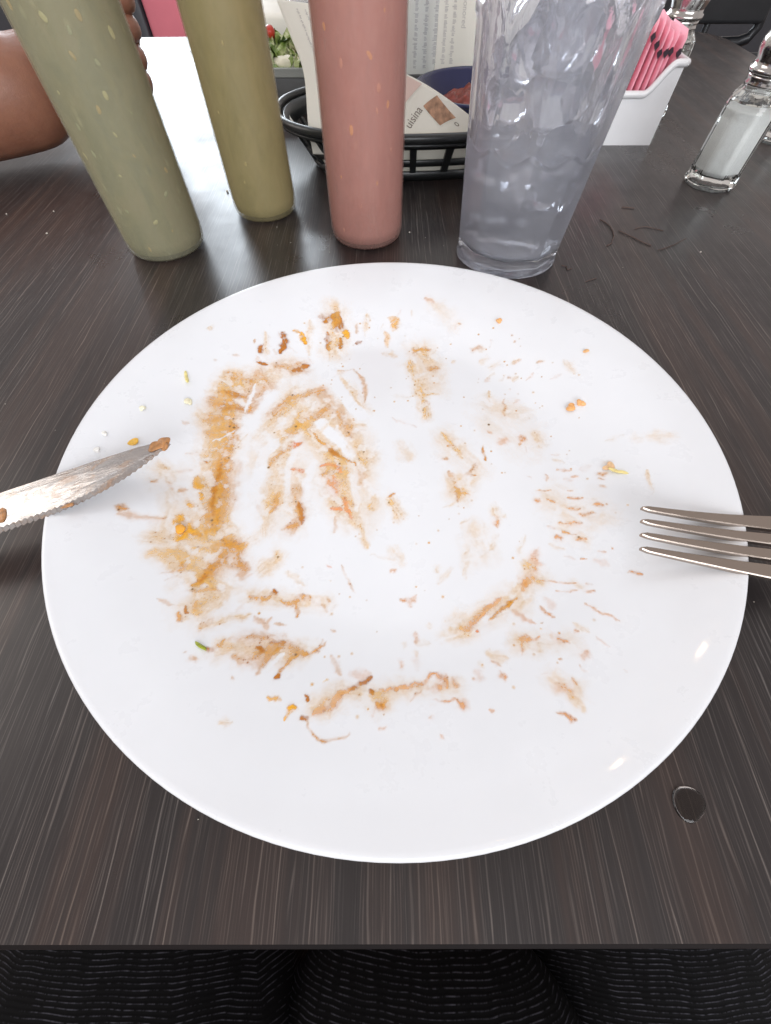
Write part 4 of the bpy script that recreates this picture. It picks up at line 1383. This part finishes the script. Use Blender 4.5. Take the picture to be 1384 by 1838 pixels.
def make_liner():
    t = tag(empty('paper_liner', (BX, BY, 0), BRZ), 'cream printed paper liner folded inside the black basket', 'paper')

    def wall(u, v):
        a = R(-178) + R(172) * u
        z = 0.0050 + 0.0285 * v
        k = inset(z) + 0.0042 + 0.0012 * n1(u * 26 + v * 2, 3) + 0.0008 * n1(u * 60, 4)
        return oval(a, k, z)
    add('wall_sheet', sheet(wall, 90, 10, 0.00025), M['paper'], t)
    w2 = offs(wall, 0.0003)
    dash_text(lambda u, v: w2(v, u), t, 0.06, 0.96, 0.58, 0.97, 9, 5, M['ink_dark'], True, 0.24)
    add('floor_sheet', sheet(lambda u, v: ((u - 0.5) * 0.17, (v - 0.5) * 0.085, 0.0046 + 0.0012 * (n1(u * 9 + v * 5, 8) + 0.5)), 24, 16, 0.0002), M['paper'], t)

    inv = Matrix.Rotation(-BRZ, 4, 'Z') @ Matrix.Translation((-BX, -BY, 0))

    def loc(p):
        return inv @ Vector(p)
    # the tall flap between the olive and the red bottle
    Lc = [(-0.0600, 0.4230, 0.0180), (-0.0612, 0.4250, 0.0361), (-0.0625, 0.4450, 0.0597), (-0.0715, 0.4600, 0.0766), (-0.0800, 0.4745, 0.0905)]
    Rc = [(0.0080, 0.4080, 0.0180), (0.0060, 0.4150, 0.0361), (0.0020, 0.4400, 0.0580), (-0.0060, 0.4570, 0.0730), (-0.0160, 0.4700, 0.0845)]

    def curve(P, v):
        f = v * (len(P) - 1)
        i = min(int(f), len(P) - 2)
        s = f - i
        p0, p1, p2, p3 = Vector(P[max(i - 1, 0)]), Vector(P[i]), Vector(P[i + 1]), Vector(P[min(i + 2, len(P) - 1)])
        return 0.5 * ((2 * p1) + (p2 - p0) * s + (2 * p0 - 5 * p1 + 4 * p2 - p3) * s * s + (3 * p1 - p0 - 3 * p2 + p3) * s ** 3)

    def flap(u, v):
        p = curve(Lc, v) * (1 - u) + curve(Rc, v) * u
        p = p + Vector((0, 0.004 * math.sin(u * 3.1) + 0.002 * n1(u * 7 + v * 2, 5), 0.0))
        return loc(p)
    add('tall_flap', sheet(flap, 30, 40, 0.00025), M['paper'], t)
    dash_text(offs(flap, 0.0004), t, 0.14, 0.72, 0.38, 0.92, 6, 6, M['ink'], True, 0.13)
    # the low flap leaning against the bowl, with a picture print
    A0, A1 = Vector((-0.012, 0.4085, 0.0260)), Vector((0.085, 0.4135, 0.0260))
    B0, B1 = Vector((-0.008, 0.4285, 0.0690)), Vector((0.082, 0.4180, 0.0345))

    def low(u, v):
        s = u
        top = B0 * (1 - s) + B1 * s + Vector((0, 0, 0.0035 * math.sin(math.pi * s)))
        bot = A0 * (1 - s) + A1 * s
        p = bot * (1 - v) + top * v + Vector((0, 0.0025 * math.sin(u * 5) * v, 0))
        return loc(p)
    add('low_flap', sheet(low, 30, 16, 0.00025), M['paper'], t)
    lf = offs(low, 0.0004)

    def patch(poly, name, mat, d):
        g = offs(low, d)
        V = []
        nn = 8
        a, b, c, e = [Vector(p) for p in poly]
        for j in range(nn + 1):
            for i in range(nn + 1):
                p = (a * (1 - i / nn) + b * (i / nn)) * (1 - j / nn) + (e * (1 - i / nn) + c * (i / nn)) * (j / nn)
                V.append(g(p.x, p.y))
        F = [(j * (nn + 1) + i, j * (nn + 1) + i + 1, (j + 1) * (nn + 1) + i + 1, (j + 1) * (nn + 1) + i) for j in range(nn) for i in range(nn)]
        add(name, mesh(name, V, F), mat, t)
    patch([(0.10, 0.50), (0.27, 0.62), (0.40, 0.97), (0.10, 0.99)], 'printed_panel', M['ink_pink'], 0.0004)
    patch([(0.42, 0.66), (0.57, 0.42), (0.70, 0.70), (0.53, 0.93)], 'printed_picture', M['ink_photo'], 0.0004)
    words_on(lf, 'uisina', 0.0085, 0.325, 0.27, (5.0, 17.0), (-9.5, 9.0), t, M['ink_dark'])
    words_on(lf, 'o', 0.008, 0.70, 0.50, (9.0, 10.0), (-6, 20.0), t, M['ink_dark'])


make_liner()

bowl = tag(empty('salsa_bowl', (0.0800, 0.4845, 0.0062)), 'navy blue round bowl set in the basket behind the paper flap', 'bowl')
BR = 0.0530
bp = [(0, 0.0), (0.022, 0.0), (0.024, 0.0006), (0.034, 0.006), (0.045, 0.019), (0.051, 0.034), (0.0530, 0.0362), (0.0545, 0.0368), (0.0540, 0.0382), (0.0520, 0.0384), (0.0500, 0.0362), (0.0435, 0.021), (0.033, 0.0085), (0.022, 0.003), (0, 0.0028)]
add('bowl_wall', lathe(bp, 72), M['navy'], bowl)


def food_surface(name, cx, cy, cz, rx, ry, h, seed, mat, label, n=46):
    V, F = [], []
    for j in range(n + 1):
        for i in range(n + 1):
            a, b = i / n * 2 - 1, j / n * 2 - 1
            # square to disc
            x, y = a * math.sqrt(1 - b * b / 2), b * math.sqrt(1 - a * a / 2)
            rr = math.hypot(x, y)
            k = float(fbm(np.array([x * 7.0 + seed]), np.array([y * 7.0]), seed, 3)[0])
            V.append((x * rx, y * ry, h * (1 - rr ** 2.4) * (0.35 + 1.1 * k)))
    F = [(j * (n + 1) + i, j * (n + 1) + i + 1, (j + 1) * (n + 1) + i + 1, (j + 1) * (n + 1) + i) for j in range(n) for i in range(n)]
    o = add(name, mesh(name, V, F), mat)
    o.location = (cx, cy, cz)
    tag(o, label, 'food', kind='stuff')
    return o


M['salsa_red'] = plain('red_chile_salsa', srgb(122, 48, 34), 0.4, mottled=0.4, mscale=240, bump=0.5)
food_surface('red_salsa', 0.0800, 0.4845, 0.0062 + 0.0195, 0.0425, 0.0425, 0.016, 3, M['salsa_red'], 'heap of coarse red food in the navy bowl')


# ------------------------------------------------------------------ sheets and containers behind the basket
def make_back_paper():
    t = tag(empty('paper_bag', (0, 0, 0)), 'tall white printed paper bag standing behind the basket', 'paper bag')

    def front(u, v):
        x = 0.000 + 0.160 * u
        y = 0.566 + 0.020 * v + 0.005 * n1(u * 6 + v, 11) + 0.0022 * math.sin(u * 21 + v * 1.3)
        return (x, y, 0.0005 + 0.150 * v)
    add('front_sheet', sheet(front, 60, 30, 0.0003), M['paper'], t)
    for nm, u in (('left_gusset', 0), ('right_gusset', 1)):
        add(nm, sheet(lambda a, v, u=u: Vector(front(u, v)) + Vector(((0.0012 if u == 0 else -0.0012) * (1 if a > 0 else 0) + 0.006 * math.sin(a * math.pi) * (1 if u == 0 else -1), 0.0008 + 0.05 * a, 0)), 10, 12, 0.0003), M['paper'], t)
    add('back_sheet', sheet(lambda u, v: Vector(front(u, v)) + Vector((0, 0.052, 0)), 20, 12, 0.0003), M['paper'], t)
    f2 = offs(front, 0.0005)
    words_on(f2, 'The time honored', 0.0062, 0.446, 0.66, (0, -5.6), (6.25, 0), t, M['ink'])
    words_on(f2, 'tions as culinary', 0.0062, 0.637, 0.66, (0, -5.6), (6.25, 0), t, M['ink'])
    for k, u in enumerate((0.12, 0.18, 0.236, 0.294, 0.35, 0.40, 0.58, 0.70)):
        dash_text(f2, t, u - 0.022, u + 0.022, 0.24, 0.80, 1, 30 + k, M['ink'], True, 0.26)


make_back_paper()


def film_fn(u, v):
    x = 0.016 + 0.030 * u + 0.004 * v + 0.003 * n1(v * 5 + u * 3, 21)
    y = 0.5555 + 0.014 * v + 0.0040 * math.sin(u * 9 + v * 3) * 0.6 + 0.003 * n1(u * 8 + v * 4, 22)
    return (x, y, 0.0008 + 0.120 * v)


fm = add('plastic_wrapper', sheet(film_fn, 40, 40, 0.0004), M['film'])
tag(fm, 'crinkled clear plastic wrapper leaning on the white paper bag', 'wrapper')

tray = tag(empty('salad_tray', (0, 0, 0)), 'dark grey tray of green salad behind the olive bottle', 'tray')
x0, x1, y0, y1, zt = -0.168, -0.058, 0.582, 0.664, 0.031
add('tray_floor', boxmesh(x0 + 0.003, x1 - 0.003, y0 + 0.003, y1 - 0.003, 0.0005, 0.004), M['tray'], tray)
for nm, b in (('front_wall', (x0, x1, y0, y0 + 0.0028)), ('back_wall', (x0, x1, y1 - 0.0028, y1)), ('left_wall', (x0, x0 + 0.0028, y0 + 0.003, y1 - 0.003)), ('right_wall', (x1 - 0.0028, x1, y0 + 0.003, y1 - 0.003))):
    add(nm, boxmesh(*b, 0.0004, zt - 0.003, 0.0006), M['tray'], tray)
add('tray_rim', tube([(x0, y0, zt), (x1, y0, zt), (x1, y1, zt), (x0, y1, zt)], 0.0036, 8, closed=True), M['rim_grey'], tray)


def make_salad():
    rnd = random.Random(3)
    V, F = [], []
    for k in range(150):
        c = Vector((rnd.uniform(x0 + 0.012, x1 - 0.012), rnd.uniform(y0 + 0.010, y1 - 0.010), 0))
        c.z = 0.030 + 0.016 * (1 - abs((c.y - 0.626) / 0.04)) * rnd.random() + 0.003
        s = rnd.uniform(0.006, 0.012)
        rot = Matrix.Rotation(rnd.uniform(0, 6.3), 3, 'Z') @ Matrix.Rotation(rnd.uniform(-1, 1), 3, 'X') @ Matrix.Rotation(rnd.uniform(-1, 1), 3, 'Y')
        n = 5
        base = len(V)
        ph = rnd.uniform(0, 6)
        for j in range(n + 1):
            for i in range(n + 1):
                a, b = i / n * 2 - 1, j / n * 2 - 1
                w = (1 - 0.5 * b * b)
                V.append(c + rot @ Vector((a * s * 0.7 * w, b * s, s * 0.35 * math.sin(a * 4 + ph) * math.sin(b * 3 + ph))))
        for j in range(n):
            for i in range(n):
                q = base + j * (n + 1) + i
                F.append((q, q + 1, q + n + 2, q + n + 1))
    t = NT('lettuce')
    f = t.noise(t.coord(), 90, 3)
    t.l(t.ramp(f, ((0.35, srgb(70, 96, 44)), (0.5, srgb(128, 150, 74)), (0.66, srgb(206, 210, 168)))), t.b.inputs['Base Color'])
    t.setp(Roughness=0.4)
    o = add('lettuce', mesh('lettuce', V, F), t.m)
    tag(o, 'shredded green lettuce heaped in the dark grey tray', 'salad', kind='stuff')
    rm = plain('tomato', srgb(188, 58, 44), 0.3, mottled=0.2)
    for k, (x, y, z, w) in enumerate([(-0.0835, 0.604, 0.0440, 'rightmost red tomato piece'), (-0.140, 0.615, 0.046, 'left red tomato piece'), (-0.118, 0.628, 0.0490, 'middle red tomato piece')]):
        m_ = add('tomato_piece', lump(0.0062, 90 + k, 2, 0.3, (1, 0.8, 0.9)), rm)
        m_.location = (x, y, z)
        tag(m_, w + ' on the lettuce in the tray', 'tomato', 'tomato on the salad')
    cr = plain('sour_cream', srgb(226, 222, 200), 0.4, mottled=0.1)
    m_ = add('cream_dollop', lump(0.011, 95, 3, 0.35, (1.5, 0.8, 0.45)), cr)
    m_.location = (-0.098, 0.598, 0.0350)
    tag(m_, 'pale cream dollop at the front of the salad', 'cream')


make_salad()

bx = tag(empty('takeout_box', (-0.105, 0.735, 0)), 'white foam takeout box behind the salad tray', 'box')
add('box_base', boxmesh(-0.085, 0.085, -0.055, 0.055, 0.0005, 0.031, 0.004), M['foam'], bx)
add('box_lid', boxmesh(-0.085, 0.085, -0.055, 0.055, 0.0325, 0.0545, 0.004), M['foam'], bx)
add('lid_seam', boxmesh(-0.087, 0.087, -0.057, 0.057, 0.0308, 0.0327, 0.0008), M['foam'], bx)

pc = tag(empty('plastic_cup', (-0.0945, 0.712, 0.0548)), 'small clear plastic cup on the white takeout box', 'cup')
add('cup_wall', lathe([(0, 0.0014), (0.0125, 0.0012), (0.0140, 0.0), (0.0152, 0.0004), (0.0160, 0.004), (0.0200, 0.05), (0.0206, 0.052), (0.0196, 0.0518), (0.0150, 0.005), (0.0135, 0.003), (0, 0.0028)], 48), M['clear_plastic'], pc)

wb_ = tag(empty('napkin_stack', (-0.11, 0.842, 0)), 'tall cream paper napkin pack standing at the far table edge', 'napkins')
for k in range(5):
    add('napkin', boxmesh(-0.06 + 0.001 * k, 0.075 - 0.002 * (k % 3), 0.0062 * k, 0.0062 * k + 0.0056, 0.0006, 0.16 - 0.002 * ((k * 7) % 4), 0.001), M['paper'], wb_)

dish = tag(empty('small_dish', (-0.2200, 0.742, 0.0)), 'tiny white dish half hidden behind the olive bottle', 'dish')
add('dish_wall', lathe([(0, 0.001), (0.012, 0.0), (0.015, 0.001), (0.020, 0.016), (0.0212, 0.0185), (0.0196, 0.018), (0.014, 0.004), (0, 0.003)], 48), M['white_plastic'], dish)
o = add('lemon_slice', lump(0.014, 21, 2, 0.2, (1, 1, 0.35)), plain('lemon', srgb(238, 206, 110), 0.35, mottled=0.15))
o.location = (-0.2200, 0.742, 0.0165)
tag(o, 'yellow lemon slice in the tiny white dish', 'lemon')


# ------------------------------------------------------------------ people
def skin_body(name, pts, edges, mat, sub=2, root=0):
    me = bpy.data.meshes.new(name)
    me.from_pydata([p[:3] for p in pts], edges, [])
    o = bpy.data.objects.new(name, me)
    COL.objects.link(o)
    md = o.modifiers.new('skin', 'SKIN')
    md.use_smooth_shade = True
    sv = me.skin_vertices[0].data
    for i, p in enumerate(pts):
        r = p[3]
        sv[i].radius = r if isinstance(r, tuple) else (r, r)
        sv[i].use_root = (i == root)
    ss = o.modifiers.new('sub', 'SUBSURF')
    ss.levels = ss.render_levels = sub
    me.materials.append(mat)
    return o


# the companion across the table: bare forearm and a loosely closed hand behind the green bottle
AP = [(-0.580, 0.560, 0.085, 0.050), (-0.470, 0.436, 0.050, 0.048), (-0.385, 0.430, 0.0425, 0.0420), (-0.332, 0.444, 0.0410, 0.0395), (-0.298, 0.476, 0.0430, (0.029, 0.034)),
      (-0.268, 0.522, 0.0500, (0.017, 0.030)), (-0.246, 0.532, 0.058, (0.015, 0.026))]
AE = [(i, i + 1) for i in range(6)]
for k, (yy, zz, ln) in enumerate([(0.545, 0.082, 0.9), (0.539, 0.068, 1.0), (0.532, 0.052, 0.95), (0.526, 0.038, 0.8)]):
    b = len(AP)
    AP += [(-0.226, yy - 0.002, zz, 0.0105), (-0.2150 - 0.001 * k, yy - 0.012, zz + 0.002, 0.0102), (-0.2150, yy - 0.026 * ln, zz + 0.001, 0.0078), (-0.2300, yy - 0.032 * ln, zz - 0.001, 0.0070)]
    AE += [(6, b), (b, b + 1), (b + 1, b + 2), (b + 2, b + 3)]
b = len(AP)
AP += [(-0.270, 0.505, 0.074, 0.0120), (-0.252, 0.488, 0.082, 0.0100), (-0.238, 0.482, 0.084, 0.0085)]
AE += [(5, b), (b, b + 1), (b + 1, b + 2)]
arm = skin_body('person', AP, AE, M['skin'], 2, 3)
tag(arm, 'bare brown forearm and hand of a person resting on the table behind the green bottle', 'person')

# the diner: lap and body below and behind the near table edge, in black ribbed clothes
LP = [(0, -0.40, -0.235, (0.15, 0.10)), (0, -0.42, -0.06, (0.15, 0.10)), (0, -0.43, 0.10, (0.16, 0.10)),
      (-0.130, -0.36, -0.245, 0.110), (-0.150, -0.16, -0.235, 0.112), (-0.165, 0.03, -0.235, 0.085), (-0.170, 0.06, -0.45, 0.060), (-0.172, 0.05, -0.690, 0.042), (-0.178, 0.14, -0.708, 0.030),
      (0.130, -0.36, -0.245, 0.110), (0.160, -0.16, -0.237, 0.112), (0.172, 0.03, -0.237, 0.085), (0.176, 0.06, -0.45, 0.060), (0.178, 0.05, -0.690, 0.042), (0.186, 0.14, -0.708, 0.030)]
LE = [(0, 1), (1, 2), (0, 3), (3, 4), (4, 5), (5, 6), (6, 7), (7, 8), (0, 9), (9, 10), (10, 11), (11, 12), (12, 13), (13, 14)]
lap = skin_body('person', LP, LE, M['cloth'], 2, 0)
tag(lap, 'seated diner in black ribbed clothing, only the lap showing below the table edge', 'person')
sh = add('shirt_hem', lump(1.0, 12, 4, 0.05, (0.105, 0.150, 0.075)), M['cloth'], lap)
sh.location = (0.024, -0.225, -0.176)

# ------------------------------------------------------------------ background furniture
ch = tag(empty('dining_chair', (0, 0, 0)), 'black metal chair with padded back beyond the far right table corner', 'chair')
cy_ = 1.15
cx0, cx1 = 0.50, 0.90


def bar(name, a, b, r=0.011):
    add(name, tube([a, b], r, 10), M['frame'], ch)


bx0, bx1 = 0.602, 0.98
add('back_pad', boxmesh(0.500, bx1 - 0.2825, cy_ - 0.012, cy_ + 0.018, -0.0255, 0.16, 0.006), M['seat'], ch)
add('back_frame', tube([(0.6735, cy_, 0.17), (0.6915, cy_, 0.0), (0.6965, cy_, -0.030), (0.688, cy_, -0.044), (0.670, cy_, -0.0490), (0.63, cy_, -0.0500), (0.603, cy_, -0.0490)], 0.0085, 10), M['frame'], ch)
bar('back_upright', (0.600, cy_, 0.17), (0.600, cy_, -0.30), 0.006)
bar('back_rail', (0.58, cy_ - 0.02, -0.070), (0.98, cy_ - 0.02, -0.070), 0.0125)
bar('back_upright', (0.96, cy_, 0.17), (0.96, cy_, -0.72))
add('chair_seat', boxmesh(0.575, 0.985, 0.98, 1.13, -0.16, -0.115, 0.01), M['seat'], ch)
for x in (0.60, 0.96):
    for y in (1.0, 1.11):
        bar('chair_leg', (x, y, -0.165), (x, y, FL), 0.010)

lw = add('low_wall', boxmesh(-2.6, 2.6, 2.2, 2.3, FL, 0.06, 0.004), M['charcoal'])
tag(lw, 'dark low partition wall far behind the table', 'wall')
booth = tag(empty('booth_bench', (-0.25, 1.12, 0)), 'pink upholstered booth bench beyond the far table edge', 'bench')
add('backrest', boxmesh(-0.178, 0.30, 0.0, 0.08, -0.70, 0.028, 0.006), M['pink_vinyl'], booth)
pst = add('bench_post', boxmesh(-0.4480, -0.4300, 1.115, 1.20, FL, 0.030, 0.003), M['charcoal'])
tag(pst, 'charcoal upright post beside the pink booth bench', 'post')

# ------------------------------------------------------------------ small things on the table
dm = lathe([(0, 0.00000), (0.0040, 0.00000), (0.00485, 0.00012), (0.0047, 0.00036), (0.0038, 0.00066), (0.002, 0.00084), (0, 0.0009)], 48, rf=lambda a, r, z: r * (1 + 0.07 * math.sin(a * 2 + 0.6) + 0.05 * math.sin(a * 3 + 1)))
dr = add('water_drop', dm, M['drop'])
dr.location = (0.0946, -0.0176, 0.0001)
tag(dr, 'single round water drop on the table below the plate', 'water drop')

FIB = [([(0.1912, 0.3721), (0.196, 0.3715), (0.201, 0.3702)], 'short straight dry fibre behind the other fibres on the table'),
       ([(0.1682, 0.3521), (0.1712, 0.3470), (0.1732, 0.3408), (0.1730, 0.3330), (0.1717, 0.3266), (0.1670, 0.3163), (0.1622, 0.3124)], 'long curved dry fibre on the table right of the tumbler'),
       ([(0.1779, 0.3349), (0.1815, 0.3300), (0.1854, 0.3250), (0.1911, 0.3170), (0.1951, 0.3131)], 'bent dry fibre in the middle of the fibres'),
       ([(0.1979, 0.3069), (0.205, 0.3100), (0.2128, 0.3145), (0.2255, 0.3240)], 'faint pale fibre farthest right of the fibres on the table'),
       ([(0.1905, 0.3370), (0.1960, 0.3402), (0.2011, 0.3407), (0.2118, 0.3347)], 'thin wavy fibre between the bent and the straight one'),
       ([(0.1350, 0.2668), (0.1390, 0.2690), (0.1438, 0.2714)], 'short dark fibre close to the plate edge'),
       ([(0.1235, 0.2870), (0.1268, 0.2855), (0.1262, 0.2812), (0.1300, 0.2835)], 'small tangled fibre at the foot of the tumbler')]
for i, (p, lab) in enumerate(FIB):
    rad = 0.00034 if i < 3 else 0.00024
    pts = []
    for a, b in zip(p[:-1], p[1:]):
        for k in range(4):
            s = k / 4
            pts.append((a[0] * (1 - s) + b[0] * s + 0.0004 * n1(i * 9 + k + a[0] * 900, 31), a[1] * (1 - s) + b[1] * s + 0.0004 * n1(k + a[1] * 900, 32), rad + 0.0002))
    pts.append((p[-1][0], p[-1][1], rad + 0.0001))
    o = add('dry_fibre', tube(pts, [rad * (0.7 + 0.5 * abs(math.sin(j * 1.3))) for j in range(len(pts))], 6), M['fibre'])
    tag(o, lab, 'fibre', 'dry fibres on the table')

cm = plain('pale_crumb', srgb(214, 208, 196), 0.7)
for i, (x, y, r, lab) in enumerate([(-0.2562, 0.3322, 0.0008, 'pale crumb on the dark table left of the green bottle, nearest the diner'), (-0.3018, 0.3628, 0.0006, 'pale crumb on the dark table at the far left edge'),
                                    (-0.2659, 0.3672, 0.0006, 'pale crumb on the dark table just below the forearm'), (0.2281, 0.3045, 0.0006, 'pale crumb on the open table at the right'),
                                    (0.0186, 0.3329, 0.0007, 'pale crumb on the table between red bottle and tumbler'), (-0.1334, 0.4009, 0.0012, 'pale crumb touching the left foot of the olive bottle')]):
    o = add('crumb', lump(r, 70 + i, 1, 0.3, (1, 1, 0.7)), cm)
    o.location = (x, y, r * 0.6)
    tag(o, lab, 'crumb', 'crumbs on the table')


def make_dust():
    """scattered salt and crumb dust on the open table"""
    rnd = random.Random(17)
    V, F = [], []
    n = 0
    while n < 90:
        x, y = rnd.uniform(-0.32, 0.40), rnd.uniform(-0.04, 0.62)
        if math.hypot(x - PC[0], y - PC[1]) < 0.145:
            continue
        n += 1
        r = rnd.uniform(0.00012, 0.00038)
        k = len(V)
        for (a, b_, c) in ((1, 0, 0), (-0.6, 0.8, 0), (-0.5, -0.9, 0), (0, 0, 1.1)):
            V.append((x + a * r, y + b_ * r, 0.0001 + c * r))
        F += [(k, k + 1, k + 3), (k + 1, k + 2, k + 3), (k + 2, k, k + 3), (k + 2, k + 1, k)]
    o = add('table_dust', mesh('dust', V, F), cm, smooth=False)
    tag(o, 'fine pale salt and crumb dust scattered over the dark table', 'dust', kind='stuff')


make_dust()
